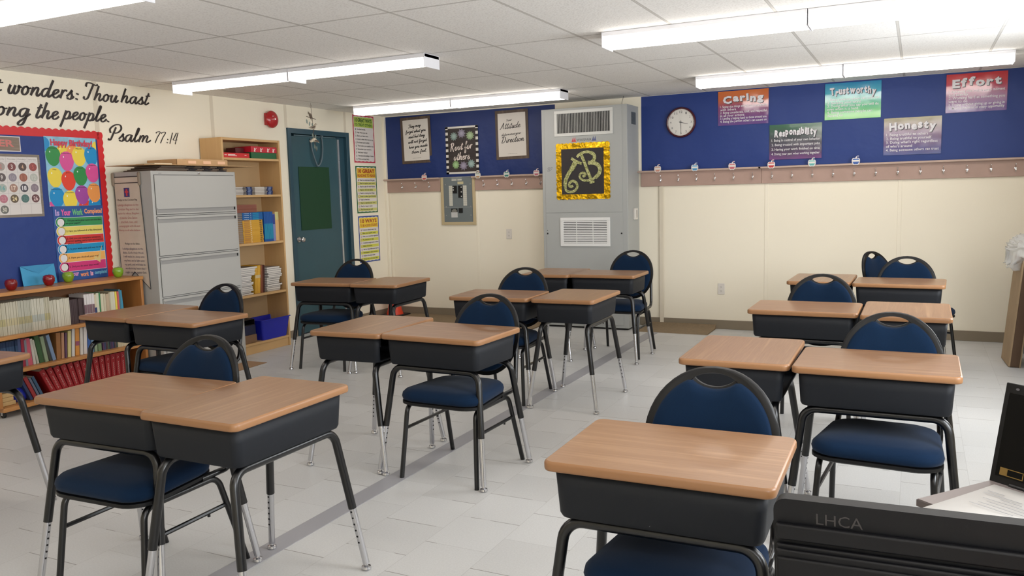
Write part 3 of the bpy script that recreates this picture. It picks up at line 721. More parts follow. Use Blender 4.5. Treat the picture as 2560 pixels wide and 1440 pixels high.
# ------------------------------------------------------------------ low bookcase on casters and what is on it
M_PINE = wood('pine_ply', (204, 150, 92), (176, 120, 66), .38, 9, .9, False, axis=1)
M_PINEV = wood('pine_ply_upright', (196, 138, 80), (166, 108, 56), .4, 9, .9, False, axis=2)
def low_bookcase():
    t = thing('low_bookcase', 'low honey-coloured wooden bookcase on casters under the blue board', 'bookcase', (0, 0, 0))
    y0, y1 = -5.215, -3.962; d = .302
    b = MB(); b.box(.012, d+.004, y0-.006, y1+.006, .858, .884, M_PINE); b.build('top', t, bevel=.004)
    for y in (y0, y1-.024): b = MB(); b.box(.014, d, y, y+.024, .075, .858, M_PINEV); b.build('side_panel', t, bevel=.003)
    for z in (.575, .330, .075): b = MB(); b.box(.02, d, y0+.024, y1-.024, z-.026 if z > .1 else z-.03, z, M_PINE); b.build('shelf', t, bevel=.003)
    b = MB(); b.box(.012, .02, y0+.024, y1-.024, .075, .858, mat('bookcase_back', (120, 78, 44), .6)); b.build('back_panel', t, smooth=0)
    for y in (y0+.05, y1-.06):
        for x in (.06, d-.05):
            b = MB(); b.lathe([(.008, -.009), (.022, -.009), (.022, .009), (.008, .009)], (x, y, .022), mat('caster_black', (20, 20, 22), .4), 16, Matrix.Rotation(PI/2, 4, 'X'))
            b.box(x-.02, x+.02, y-.014, y+.014, .04, .046, M_CHROME); b.box(x-.01, x+.01, y-.013, y-.011, .018, .044, M_CHROME); b.box(x-.01, x+.01, y+.011, y+.013, .018, .044, M_CHROME); b.build('caster', t)
low_bookcase()
def apple(label, x, y, z, col, group=None, r=.042):
    t = thing('apple', label, 'apple', (x, y, z))
    m = mat('apple_%d' % col[0], col, .25, vary=(30, .18), coat=.3)
    pr = [(.004, .0), (.018, -.004), (.03, .004), (.041, .03), (.044, .052), (.038, .072), (.024, .080), (.012, .076), (.004, .068)]
    k = r/.044; b = MB(); b.lathe([(a*k, c*k+.004) for a, c in pr], (0, 0, 0), m, 24); b.build('fruit', t, smooth=80)
    b = MB(); b.tube([(0, 0, .065*k), (.002, .001, .082*k), (.006, .002, .093*k)], .0015, mat('apple_stem', (74, 52, 30), .7), 6); b.build('stem', t)
apple('dark red apple at the edge beside the blue envelope', .2, -4.99, .884, (120, 14, 22))
apple('dark red apple in front of the blue envelope', .18, -4.69, .884, (130, 14, 24))
apple('green apple in front of the checklist poster', .10, -4.475, .884, (128, 160, 38))
apple('green apple at the corner below the pledge banner', .17, -4.085, .884, (122, 164, 40))
def envelope():
    t = onleft('envelope', 'large bright blue envelope leaning on the bulletin board', 'envelope', -4.665, .885, .045)
    m = mat('cyan_paper', (58, 150, 196), .5); T = Matrix.Rotation(math.radians(-9), 4, 'X')
    b = MB(); b.box(-.135, .135, -.003, 0, 0, .15, m, T); b.build('body', t, bevel=.001)
    b = MB(); b.add([T @ Vector(p) for p in ((-.134, -.0036, .149), (.134, -.0036, .149), (0, -.0046, .085))], [(2, 1, 0)], mat('cyan_flap', (50, 138, 184), .5))
    b.tube([T @ Vector(p) for p in ((-.134, -.004, .149), (-.05, -.0052, .105), (-.02, -.0052, .098))], .0012, mat('cyan_edge', (32, 98, 140), .6), 6); b.build('flap', t)
envelope()

# ------------------------------------------------------------------ books
def book(label, group, x, y, z, th, h, d, col, lean=0, band=None, name='book', rough=.5, tex=None):
    """upright book, spine facing +x; y = start along the shelf, lean in degrees (top towards -y when positive)"""
    o = thing(name, label, 'book', (x, y, z), 0, group)
    m = mat('bk_%d_%d_%d' % tuple(col), tuple(col), rough); pg = mat('page_edges', (214, 206, 190), .8)
    T = Matrix.Rotation(math.radians(lean), 4, 'X')
    if lean > 0: T = Matrix.Translation((0, 0, 0)) @ T
    if lean < 0: T = Matrix.Translation((0, th*0, 0)) @ T
    dz = th*math.sin(math.radians(-lean)) if lean < 0 else 0
    T = Matrix.Translation((0, 0, max(0, dz))) @ T
    b = MB(); c = .0012
    b.box(-d, 0, 0, c, 0, h, m, T); b.box(-d, 0, th-c, th, 0, h, m, T); b.box(-c, .0008, c, th-c, 0, h, m, T); b.build('cover', o, bevel=0)
    b = MB(); b.box(-d+.004, -c, c, th-c, .003, h-.003, pg, T); b.build('pages', o, smooth=0)
    if band:
        b = MB(); b.box(-c, .0014, .001, th-.001, h*band[0], h*band[1], mat('bk_%d_%d_%d' % band[2], band[2], .5), T); b.build('spine_band', o, smooth=0)
    return o
def shelf_run(y, items, x, z, label, group):
    """items: (thickness, height, colour, lean, label override, band)"""
    for it in items:
        th, h, col = it[:3]; lean = it[3] if len(it) > 3 else 0
        lb = it[4] if len(it) > 4 and it[4] else label; bd = it[5] if len(it) > 5 else None
        book(lb, group, x+random.uniform(-.004, .003), y, z, th, h, .17, col, lean, bd); y += th+.0006+(0 if not lean else .006)
    return y
def jit(c, a=8): q = random.randint(-a, a); return tuple(max(0, min(255, v+q)) for v in c)
def low_books():
    g = 'books on the top shelf of the low bookcase'; y = -5.185
    pale = [(186, 180, 158), (192, 186, 166), (180, 178, 162), (198, 194, 178)]
    tops = [(.0104, .232+random.uniform(-.002, .002), pale[(i//9) % 4], 0, None, (.28, .5, [(176, 166, 120), (190, 178, 140), (170, 160, 120), (172, 176, 168)][(i//9) % 4])) for i in range(40)]
    y = shelf_run(y, tops, .245, .575, 'thin pale yellow and white paperback in the uniform row on the top shelf', g)
    y = shelf_run(y, [(.0128, .205+random.uniform(-.004, .003), jit((196, 190, 172))) for i in range(12)], .245, .575, 'cream paperback in the run between the uniform row and the dark set', g)
    y = shelf_run(y, [(.0128, .19, jit((62, 46, 48), 5)) for i in range(9)], .245, .575, 'dark brown paperback of the matching dark set on the top shelf', g)
    y = shelf_run(y, [(.021, .215, (212, 206, 204), 0, None, (.3, .62, (120, 92, 100))) for i in range(4)], .245, .575, 'white paperback with grey spine marks beside the dark set', g)
    rest = [(.02, .205, (204, 192, 164), 0, 'cream book with a navy block on its spine, top shelf', (.12, .5, (40, 58, 104))), (.024, .212, (204, 204, 182), 0, 'pale green-white book beside the thin green spine'),
            (.012, .215, (62, 128, 80), 0, 'thin bright green book on the top shelf'), (.024, .203, (206, 198, 172), 0, 'cream book just past the thin green spine'), (.02, .2, (196, 186, 160), 0, 'buff book among the pale run on the top shelf'),
            (.026, .196, (184, 164, 138), 0, 'tan book among the pale run on the top shelf'), (.014, .206, (178, 166, 140), 0, 'narrow fawn book after the tan one'), (.026, .208, (204, 202, 176), 0, 'ivory book with a broad spine near the yellow one'),
            (.016, .206, (212, 206, 190), 0, 'white book touching the yellow one'), (.017, .205, (222, 206, 84), 0, 'yellow book on the top shelf'), (.016, .204, (196, 92, 92), 0, 'coral red book beside the yellow one'),
            (.017, .218, (74, 118, 136), 0, 'slate blue book, tall, next to the turquoise one'), (.024, .21, (58, 140, 170), 3, 'turquoise book leaning at the end of the top shelf')]
    shelf_run(y, rest, .245, .575, '', g)
    g = 'books on the middle shelf of the low bookcase'; y = -5.18
    y = shelf_run(y, [(.0205, .2, (24, 44, 76), 0, None, (.2, .8, (46, 72, 104))) for i in range(8)], .24, .33, 'navy book of the matching navy set, middle shelf', g)
    mid = [(.022, .205, (70, 82, 120), 0, 'blue-grey book after the navy set'), (.022, .2, (150, 40, 62), 0, 'crimson book after the blue-grey one'), (.018, .19, (130, 128, 138), 0, 'grey book between the crimson and pink ones'),
           (.034, .198, (196, 92, 110), 3, 'thick pink book on the middle shelf'), (.02, .19, (200, 196, 186), 4, 'white book leaning on the pink one'), (.016, .18, (186, 188, 172), 8, 'pale grey-green book leaning by the green one'),
           (.034, .205, (58, 92, 54), 8, 'thick dark green book leaning'), (.026, .195, (140, 158, 128), 8, 'sage green book leaning on the dark green one'), (.02, .195, (60, 62, 56), 10, 'charcoal book leaning by the light blue one'),
           (.026, .2, (118, 140, 170), 12, 'light blue book leaning steeply'), (.034, .2, (146, 98, 52), -3, 'brown book with a broad spine'), (.022, .195, (172, 128, 96), -4, 'tan book beside the broad brown one'),
           (.014, .19, (96, 66, 92), -4, 'thin purple book on the middle shelf'), (.026, .2, (206, 194, 132), -5, 'straw yellow book on the middle shelf'), (.024, .212, (206, 204, 198), -5, 'white book before the orange one'),
           (.033, .212, (206, 140, 62), -4, 'orange book with a mauve band', (.36, .52, (146, 78, 104))), (.024, .214, (208, 204, 196), -4, 'white book after the orange one'), (.028, .218, (214, 208, 204), -4, 'tall white book before the blue one'),
           (.026, .222, (56, 96, 164), -4, 'bright blue book on the middle shelf'), (.024, .22, (104, 142, 176), -4, 'sky blue book after the bright blue one'), (.022, .218, (150, 170, 140), -3, 'pale green book half behind the desk'),
           (.03, .17, (112, 138, 100), 0, 'olive green book seen under the desk tray')]
    y = shelf_run(y+.002, mid, .24, .33, '', g)
    y = shelf_run(y+.012, [(.0145, .17, jit(((88, 60, 96), (60, 70, 104), (82, 66, 70), (70, 92, 80), (56, 54, 76))[i % 5], 6)) for i in range(9)], .24, .33, 'thin dark paperback in the mixed dark run seen under the desk tray', g)
    shelf_run(y, [(.0145, .165, jit((206, 196, 168), 10)) for i in range(13)], .24, .33, 'thin cream paperback at the far end of the middle shelf', g)
    g = 'red reference volumes'; y = -4.79; vol = mat('red_volume', (150, 20, 28), .4); gold = mat('spine_script', (208, 170, 162), .5)
    for i in range(15):
        lean = max(0, 24-2.3*i); th = .044; hh = .212
        lb = 'red reference volume with pale spine script, %s' % ('leaning towards the small books' if i < 5 else 'leaning slightly in the middle of the set' if i < 9 else 'standing upright at the far end')
        o = thing('reference_volume', lb, 'book', (.245, y, .076), 0, g); T = Matrix.Rotation(math.radians(lean), 4, 'X')
        b = MB(); b.box(-.16, .0, 0, .003, 0, hh, vol, T); b.box(-.16, 0, th-.003, th, 0, hh, vol, T); b.box(-.003, .003, .002, th-.002, 0, hh, vol, T); b.build('cover', o, bevel=.001)
        b = MB(); b.box(-.155, -.003, .003, th-.003, .004, hh-.004, mat('page_edges', (0, 0, 0)), T); b.build('pages', o, smooth=0)
        s = MB(); pts = [(th*.5+(.005 if k % 2 else -.005), .04+.0075*k) for k in range(15)]; ribbon(s, pts, .0025, 0, gold, pen=False, sm=3); ribbon(s, [(th*.5-.006, .17), (th*.5+.006, .178), (th*.5-.003, .188)], .003, 0, gold, pen=False, sm=3)
        s.v = [tuple(T @ Vector((.0036, a, c))) for a, _, c in s.v]; s.build('spine_lettering', o, smooth=0)
        y += th/math.cos(math.radians(lean))*.98+.002 if lean else th+.001
    g = 'small books on the bottom shelf of the low bookcase'; y = -4.955
    for th, h, col, lean, lb in ((.02, .17, (40, 54, 92), 22, 'dark blue book leaning on the bottom shelf'), (.026, .185, (150, 44, 46), 22, 'scarlet book leaning on the bottom shelf'), (.016, .175, (96, 104, 124), 22, 'grey-blue book leaning on the bottom shelf'), (.02, .178, (54, 82, 110), 22, 'steel blue book leaning against the red volumes')):
        book(lb, g, .245, y, .076, th, h, .16, col, lean); y += th*1.1+.006
low_books()
def bottom_shelf_bits():
    b = MB(); pw = mat('pine_block', (196, 164, 112), .6)
    for i, (z, w) in enumerate(((0, .1), (.03, .085), (.06, .1))):
        t = tag(MB().box(.12, .24, -5.16, -5.16+w, .076+z, .076+z+.029, pw).build('wooden_block', bevel=.003), ('pale wooden block at the bottom of the small stack in the low bookcase', 'pale wooden block in the middle of the small stack', 'pale wooden block topping the small stack')[i], 'block', 'wooden blocks in the low bookcase')
    m = mat('blue_pouch', (30, 44, 160), .35, bump=(25, .5, .01)); vs = []; fs = []; n = 16
    for j in range(9):
        v = j/8; rr = .06*math.sin(PI*min(1, .12+v*.88))**.6
        for k in range(n):
            q = 2*PI*k/n; vs.append((.19+.55*rr*math.cos(q), -5.0+rr*math.sin(q)+.05*v*0, .076+.105*v+.004*math.sin(5*q+j)))
    fs = [(j*n+k, j*n+(k+1) % n, (j+1)*n+(k+1) % n, (j+1)*n+k) for j in range(8) for k in range(n)]+[tuple(range(n-1, -1, -1)), tuple(8*n+k for k in range(n))]
    tag(MB().add(vs, fs, m).build('pouch', smooth=80), 'shiny blue pouch beside the wooden blocks in the low bookcase', 'pouch')
bottom_shelf_bits()

# ------------------------------------------------------------------ filing cabinet
def cabinet():
    t = thing('filing_cabinet', 'tall light grey lateral filing cabinet with five drawers', 'filing cabinet', (0, 0, 0))
    y0, y1, d, h = -3.935, -3.018, .455, 1.735
    b = MB(); b.box(.012, d, y0, y1, .0, h, M_GREY); b.build('body', t, bevel=.004)
    for i in range(5):
        z1 = 1.70-.337*i; z0 = z1-.318
        b = MB(); b.box(d-.001, d+.008, y0+.028, y1-.024, z0, z1, M_GREY)
        lip = mat('drawer_gap', (60, 60, 60), .7); b.box(d-.001, d+.0015, y0+.024, y1-.02, z0-.004, z1+.004, lip)
        dr = b.build('drawer', t, bevel=.0015)
        zz = z0+.012 if i == 0 else z1-.05
        p = MB(); p.box(d+.008, d+.0092, y0+.032, y1-.028, zz, zz+.035, M_GREYD); p.box(d+.008, d+.016, y0+.032, y1-.028, zz+.031, zz+.038, M_GREY); p.build('pull', dr, bevel=.001)
        p = MB(); p.box(d+.0085, d+.0135, y1-.048, y1-.036, zz+.006, zz+.03, M_DARK); p.build('latch', dr, bevel=.001)
    b = MB(); b.lathe([(.011, 0), (.011, .004), (.004, .005)], (d, -3.44, 1.717), M_CHROME, 16, Matrix.Rotation(PI/2, 4, 'Y')); b.build('lock', t)
    b = MB(); b.box(d, d+.001, -3.86, -3.83, 1.712, 1.718, M_GREYD); b.build('maker_plate', t, smooth=0)
cabinet()
def banner():
    """long swallow-tailed pledge banner hung on the cabinet side that faces the camera"""
    t = thing('pledge_banner', 'long swallow-tailed paper banner of pledges on the grey cabinet side', 'banner', (0, -3.939, 0))
    x0, x1 = .022, .322; ink = paper((46, 42, 44)); pap = mat('parchment', (206, 192, 176), .7, vary=(5, .07))
    b = MB(); b.add([(x0, 0, 1.69), (x0+.012, 0, .77), (.19, 0, .915), (.362, 0, .775), (x1, 0, 1.69)], [(0, 1, 2, 4), (2, 3, 4)], pap); b.build('sheet', t, smooth=0)
    b = MB(); r = .0035
    for P in ([(x0, -.001, 1.69), (x0+.012, -.001, .77), (.19, -.001, .915), (.362, -.001, .775), (x1, -.001, 1.69)], [(x0-.01, -.001, 1.695), (x1+.01, -.001, 1.695)], [(x0, -.001, 1.645), (x1, -.001, 1.645)]): b.tube(P, r, ink, 6)
    b.build('outline', t)
    for x in (x0-.004, x1+.004):
        b = MB(); b.lathe([(.006, 0), (.016, .012), (.016, .10), (.006, .112)], (x, -.004, 1.62), mat('scroll_end', (150, 136, 120), .6), 14, Matrix.Scale(.5, 4, (0, 1, 0))); b.build('scroll_end', t, smooth=70)
    b = MB(); b.rect(.135, .20, 1.53, 1.605, -.0012, paper((58, 58, 120))); rd = paper((196, 60, 74)); b.rect(.158, .176, 1.54, 1.595, -.0018, rd); b.rect(.146, .188, 1.565, 1.58, -.0021, rd); b.build('flag_emblem', t, smooth=0)
    b = MB(); pk = paper((182, 112, 112)); bl = paper((52, 50, 86))
    def ctext(s, z, h, m, cx=.168, w=.25): textw = min(w, text_data(s)[5]*h); text(b, s, cx-textw/2, cx+textw/2, z, z+h*.9, -.0014, m)
    ctext('Pledge to the Christian Flag', 1.495, .023, ink, w=.23)
    b.build('heading', t, smooth=0); b = MB()
    for i, l in enumerate(('I pledge allegiance to the', 'Christian Flag and to the', 'Savior for whose Kingdom', 'it stands. One Savior,', 'crucified, risen, and', 'coming again with life and', 'liberty to all who believe.')): ctext(l, 1.452-.0345*i, .025, pk)
    b.build('lettering', t, smooth=0); b = MB()
    ctext('Pledge to the Bible', 1.135, .023, ink, cx=.185)
    b.build('heading', t, smooth=0); b = MB()
    for i, l in enumerate(('I pledge allegiance to the', "Bible, God's Holy Word.", 'I will make it a lamp unto', 'my feet, and a light unto', 'my path, and will hide its', 'words in my heart that I', 'might not sin against God.')): ctext(l, 1.092-.0325*i, .0245, bl, cx=.187+.003*i)
    b.build('lettering', t, smooth=0)
banner()
def cabinet_top():
    z = 1.736; kb = mat('kraft_board', (188, 152, 110), .75, vary=(12, .08)); kd = mat('folder_brown', (96, 78, 66), .7); tabm = mat('folder_tab_black', (40, 38, 44), .5)
    for i in range(4):
        t = thing('hanging_folders', 'dark brown folder with black tabs in the grey cabinet pile, %s' % ('at the bottom', 'second from the bottom', 'second from the top', 'at the top')[i], 'folder', (.0, 0, z+.011*i), 0, 'folders on the grey cabinet')
        b = MB(); b.box(.06+.008*i, .44-.012*i, -3.87+.03*i, -3.1-.02*i, 0, .0095, kd if i % 2 == 0 else mat('folder_grey', (126, 112, 98), .7)); b.build('cover', t, bevel=.002)
        for k in range(3):
            b = MB(); y = -3.55+.17*k+.03*(i % 2); b.box(.44-.012*i, .452-.012*i, y, y+.085, .002, .0085, tabm); b.build('tab', t, bevel=.001)
    b = MB(); n = 20; vs = []
    for i in range(n+1):
        y = -4.02+(1.18)*i/n; zz = z+.046+.028*max(0, (abs(y+3.43)-.42))**1.2*-.6+(.022*math.sin((y+4.0)*2.2)*0)
        for x in (.05, .49): vs += [(x, y, zz), (x, y, zz+.005)]
    fs = []
    for i in range(n):
        o = 4*i; fs += [(o, o+4, o+6, o+2), (o+1, o+3, o+7, o+5), (o, o+1, o+5, o+4), (o+2, o+6, o+7, o+3)]
    fs += [(0, 2, 3, 1), (4*n, 4*n+1, 4*n+3, 4*n+2)]
    tag(b.add(vs, fs, kb).build('cardboard_sheet', smooth=50), 'wide tan cardboard sheet overhanging the pile on the grey cabinet', 'cardboard')
    z2 = z+.0515
    t = thing('cardboard_tray', 'shallow tan cardboard box with paper labels on the cardboard sheet', 'box', (0, 0, z2))
    b = MB(); y0, y1, x0, x1, h = -3.66, -3.09, .10, .45, .048
    for a in ((x0, x1, y0, y1, 0, .004), (x0, x0+.004, y0, y1, 0, h), (x1-.004, x1, y0, y1, 0, h), (x0, x1, y0, y0+.004, 0, h), (x0, x1, y1-.004, y1, 0, h), (x0+.02, x1-.01, y0+.11, y1, h, h+.004)): b.box(*a, kb)
    b.build('body', t, bevel=.001)
    for k in range(3):
        b = MB(); y = -3.54+.165*k; b.box(x1+.0, x1+.002, y, y+.085, .012, .036, mat('label_peach', (226, 184, 150), .6)); b.build('paper_label', t, smooth=0)
    tag(MB().box(.2, .42, -3.86, -3.68, z2, z2+.012, mat('paper_fold', (206, 190, 160), .7)).build('paper_bundle', bevel=.003), 'loose pale paper bundle at the near end of the cardboard sheet', 'paper')
cabinet_top()
tag(MB().add([(.50, -3.36, .001), (.72, -3.39, .001), (.70, -3.02, .001), (.48, -3.035, .001), (.50, -3.36, .005), (.72, -3.39, .005), (.70, -3.02, .005), (.48, -3.035, .005)],
     [(3, 2, 1, 0), (4, 5, 6, 7), (0, 1, 5, 4), (1, 2, 6, 5), (2, 3, 7, 6), (3, 0, 4, 7)], mat('flat_carton', (150, 118, 88), .8)).build('cardboard_sheet', smooth=0), 'flat brown cardboard piece on the floor in front of the grey cabinet', 'cardboard')

# ------------------------------------------------------------------ tall birch shelf and contents
M_BIRCH = wood('birch', (214, 178, 128), (196, 156, 104), .45, 6, .7, False, axis=2)
M_BIRCHH = wood('birch_shelf', (214, 178, 128), (196, 156, 104), .45, 6, .7, False, axis=1)
def birch():
    t = thing('birch_bookcase', 'tall birch bookcase between the grey cabinet and the teal door', 'bookcase', (0, 0, 0))
    y0, y1, d, h = -2.985, -2.212, .28, 2.057
    for y in (y0, y1-.022): b = MB(); b.box(.014, d, y, y+.022, 0, h, M_BIRCH); b.build('side_panel', t, bevel=.002)
    for z in (2.057, 1.875, 1.527, 1.068, .572, .105): b = MB(); b.box(.016, d-.003, y0+.022, y1-.022, z-.022, z, M_BIRCHH); b.build('shelf', t, bevel=.002)
    b = MB(); b.box(.012, .016, y0, y1, .02, h, mat('birch_back', (190, 158, 116), .6)); b.build('back_panel', t, smooth=0)
    b = MB(); b.box(d-.03, d-.012, y0+.022, y1-.022, 0, .083, M_BIRCHH); b.build('plinth', t, bevel=.002)
birch()
def lying(label, group, x1, y0, y1, z, th, d, col, name='book', pages=True, band=None):
    """book or booklet lying flat; spine or fore edge towards +x"""
    t = thing(name, label, 'book', (x1, (y0+y1)/2, z), 0, group); w = (y1-y0)/2; m = mat('bk_%d_%d_%d' % tuple(col), tuple(col), .5)
    b = MB(); c = min(.0016, th*.2); b.box(-d, 0, -w, w, 0, c, m); b.box(-d, 0, -w, w, th-c, th, m)
    if not pages: b.box(-c, .0006, -w, w, c, th-c, m)
    b.build('cover', t, smooth=0)
    b = MB(); b.box(-d+.003, -.0022 if pages is False else -.001, -w+.002, w-.002, c, th-c, mat('page_white', (214, 208, 200), .8)); b.build('pages', t, smooth=0)
    if band:
        b = MB()
        for u0, u1, cc in band: b.box(-.0005, .0012, -w+2*w*u0, -w+2*w*u1, th*.2, th*.8, mat('bk_%d_%d_%d' % cc, cc, .5))
        b.build('spine_band', t, smooth=0)
    return t
def birch_contents():
    # topmost shelf
    t = thing('board_game_box', 'flat red box with white print on the top birch shelf', 'box', (.25, -2.77, 1.8755)); rm = mat('box_red', (200, 36, 40), .35)
    b = MB(); b.box(-.2, 0, -.165, .165, 0, .046, rm); b.build('box', t, bevel=.002); b = MB(); wt = paper((234, 214, 208))
    for y0, y1, z in ((-.11, -.02, .026), (-.11, .0, .016), (-.155, -.125, .022), (.1, .125, .022)): b.box(-.001, .0008, y0, y1, z, z+.006, wt)
    b.build('printing', t, smooth=0)
    t = thing('card_box', 'small dark red box resting on the flat red box', 'box', (.19, -2.665, 1.9225)); b = MB(); b.box(-.12, 0, -.055, .055, 0, .052, mat('box_maroon', (86, 22, 26), .4)); b.build('box', t, bevel=.002)
    t = thing('gift_box', 'green and red shoebox with white figures on the top birch shelf', 'box', (.26, -2.418, 1.8755))
    b = MB(); b.box(-.2, 0, -.172, .172, 0, .062, mat('box_green', (18, 92, 50), .45)); b.build('box', t, bevel=.002)
    b = MB(); b.box(-.204, .004, -.176, .176, .058, .115, mat('box_lid_red', (190, 26, 48), .4)); b.build('lid', t, bevel=.002)
    b = MB()
    for y in (-.13, -.045, .05, .125):      # simple white figures
        b.add([(.0048, y-.012, .064), (.0048, y+.012, .064), (.0048, y+.006, .085), (.0048, y-.006, .085)], [(0, 1, 2, 3)], wt)
        b.add([(.0048, y+.008*math.cos(2*PI*k/10), .092+.008*math.sin(2*PI*k/10)) for k in range(10)], [tuple(range(10))], wt)
        b.add([(.0048, y+.01, .08), (.0048, y+.028, .098), (.0048, y+.025, .101), (.0048, y+.006, .085)], [(0, 1, 2, 3)], wt)
    b.build('printed_figures', t, smooth=0)
    # pocket books
    for (y0, y1, col, lb, x) in ((-2.86, -2.665, (120, 110, 104), 'grey pocket book in the first small stack', .2), (-2.66, -2.585, (24, 40, 84), 'navy pocket book in the first small stack', .235), (-2.52, -2.385, (96, 84, 62), 'olive pocket book in the second small stack', .21), (-2.38, -2.30, (26, 42, 90), 'navy pocket book in the second small stack', .235)):
        for k in range(6): lying(lb+' on the birch shelf', 'pocket books on the birch shelf', x+random.uniform(-.005, .005), y0+random.uniform(-.004, .004), y1+random.uniform(-.004, .004), 1.5275+.0132*k, .013, .13, jit(col, 10), pages=(col[0] > 60), band=None if col[0] > 60 else [(.25, .7, (120, 140, 180))])
    # text books, third shelf
    g = 'text books on the birch shelf'
    for k in range(12): lying('yellow text book in the tall yellow stack on the birch shelf', g, .235+random.uniform(-.003, .003), -2.735, -2.468, 1.0685+.0183*k, .018, .19, jit((206, 156, 52), 5), pages=False, band=[(.06, .34, (176, 124, 66)), (.37, .43, (214, 186, 150)), (.84, .95, (120, 90, 40))])
    for k in range(4):
        o = lying('blue text book lying on the yellow stack', g, .238, -2.737, -2.465, 1.2885+.0178*k, .0175, .19, (18, 92, 158), pages=False, band=[(.5, .8, (24, 140, 180))])
        b = MB(); text(b, 'Language', -.115, -.05, .004, .013, 0, paper((226, 236, 240)), bold=.02); text(b, 'B', -.03, -.022, .004, .013, 0, paper((226, 236, 240))); b.v = [(.0016, x, z) for x, _, z in b.v]; b.build('spine_lettering', o, smooth=0)
    for k in range(6): lying('terracotta booklet in the stack behind the blue text books', g, .19, -2.755, -2.49, 1.3602+.0125*k, .012, .15, jit((142, 86, 70), 10), pages=False)
    y = -2.452
    for k in range(6):
        book('teal and blue text book standing beside the yellow stack', g, .238, y, 1.0685, .0205, .292, .19, (20, 82, 156), 0, (.08, .6, (24, 132, 168))); y += .0208
    book('lavender text book standing on the birch shelf', g, .235, y+.002, 1.0685, .032, .268, .19, (128, 134, 186), 0, (.62, .98, (50, 66, 140))); y += .036
    t = book('buff and pale green text book at the end of the row on the birch shelf', g, .235, y+.001, 1.0685, .05, .288, .19, (216, 178, 124), 0, (.72, .99, (204, 200, 140)))
    # fourth shelf: workbooks
    g = 'workbook stacks on the birch shelf'; z = .5725
    for k in range(17):
        th = random.uniform(.012, .018); lying('white workbook in the stack beside the grey cabinet', g, .24+random.uniform(-.012, .006), -2.84+random.uniform(-.01, .01), -2.64+(.0 if k < 12 else .05)+random.uniform(-.012, .012)-.02*(k < 12), z, th, .2, jit((150, 148, 150) if k % 4 else (60, 56, 60), 12)); z += th+.0004
    z = .5725
    for k in range(14):
        th = random.uniform(.014, .02); lying('white exercise book in the stack by the teal door', g, .25+random.uniform(-.02, .008), -2.455+random.uniform(-.015, .01), -2.262+random.uniform(-.02, .012), z, th, .2, jit((128, 122, 118) if k % 3 else (46, 42, 42), 12)); z += th+.0004
    y = -2.632
    for col, th, lb in (((206, 158, 54), .016, 'yellow workbook leaning between the white stacks'),)*4: book(lb, g, .24, y, .5725, th, .272, .19, jit(col, 8), -5, (.55, .66, (206, 190, 150))); y += th*1.05+.0012
    for col, th, lb in (((92, 46, 34), .014, 'maroon workbook leaning between the white stacks'), ((150, 90, 60), .012, 'rust workbook leaning between the white stacks'), ((84, 40, 30), .015, 'dark maroon workbook leaning between the white stacks'), ((70, 36, 30), .014, 'dark brown workbook leaning against the exercise books')): book(lb, g, .238, y, .5725, th, .27, .19, col, -4); y += th*1.05+.0012
    # bottom
    t = thing('storage_bin', 'bright blue plastic bin on the lowest birch shelf', 'bin', (.165, -2.415, .1055)); m = mat('blue_bin', (24, 34, 168), .38)
    b = MB()
    def ringr(w, d, z): return [(y, x, z) for x, y in rrect(w, d, .025)]
    R = [ringr(.33, .19, 0), ringr(.40, .245, .20), ringr(.40, .245, .192), ringr(.325, .185, .008)]; R = [ringr(.34, .20, 0), ringr(.405, .25, .195), ringr(.425, .27, .195), ringr(.425, .27, .203), ringr(.395, .24, .203), ringr(.333, .193, .006)]
    vs = sum(R, []); N = len(R[0]); fs = [(j*N+i, (j+1)*N+i, (j+1)*N+(i+1) % N, j*N+(i+1) % N) for j in range(5) for i in range(N)]+[tuple(range(N)), tuple(5*N+i for i in range(N-1, -1, -1))]
    b.add(vs, fs, m); b.build('bin', t, smooth=45)
    tag(MB().box(.03, .25, -2.9, -2.655, .106, .185, mat('kraft_carton', (128, 98, 72), .8)).build('carton', bevel=.003), 'low brown carton under the dark blue box on the lowest birch shelf', 'box')
    tag(MB().box(.04, .245, -2.89, -2.66, .1855, .275, mat('navy_carton', (18, 24, 60), .5)).build('carton', bevel=.003), 'dark blue box on the low brown carton in the birch shelf', 'box')
    t = thing('lidded_tray', 'black document tray on top of the dark blue box', 'tray', (.04, -2.775, .276)); b = MB(); k = mat('tray_black', (26, 20, 22), .5)
    for a in ((0, .2, -.11, .11, 0, .006), (0, .004, -.11, .11, 0, .06), (0, .2, -.11, -.106, 0, .06), (0, .2, .106, .11, 0, .06), (0, .2, -.11, .11, .055, .06)): b.box(*a, k)
    b.build('tray', t, bevel=.001)
birch_contents()

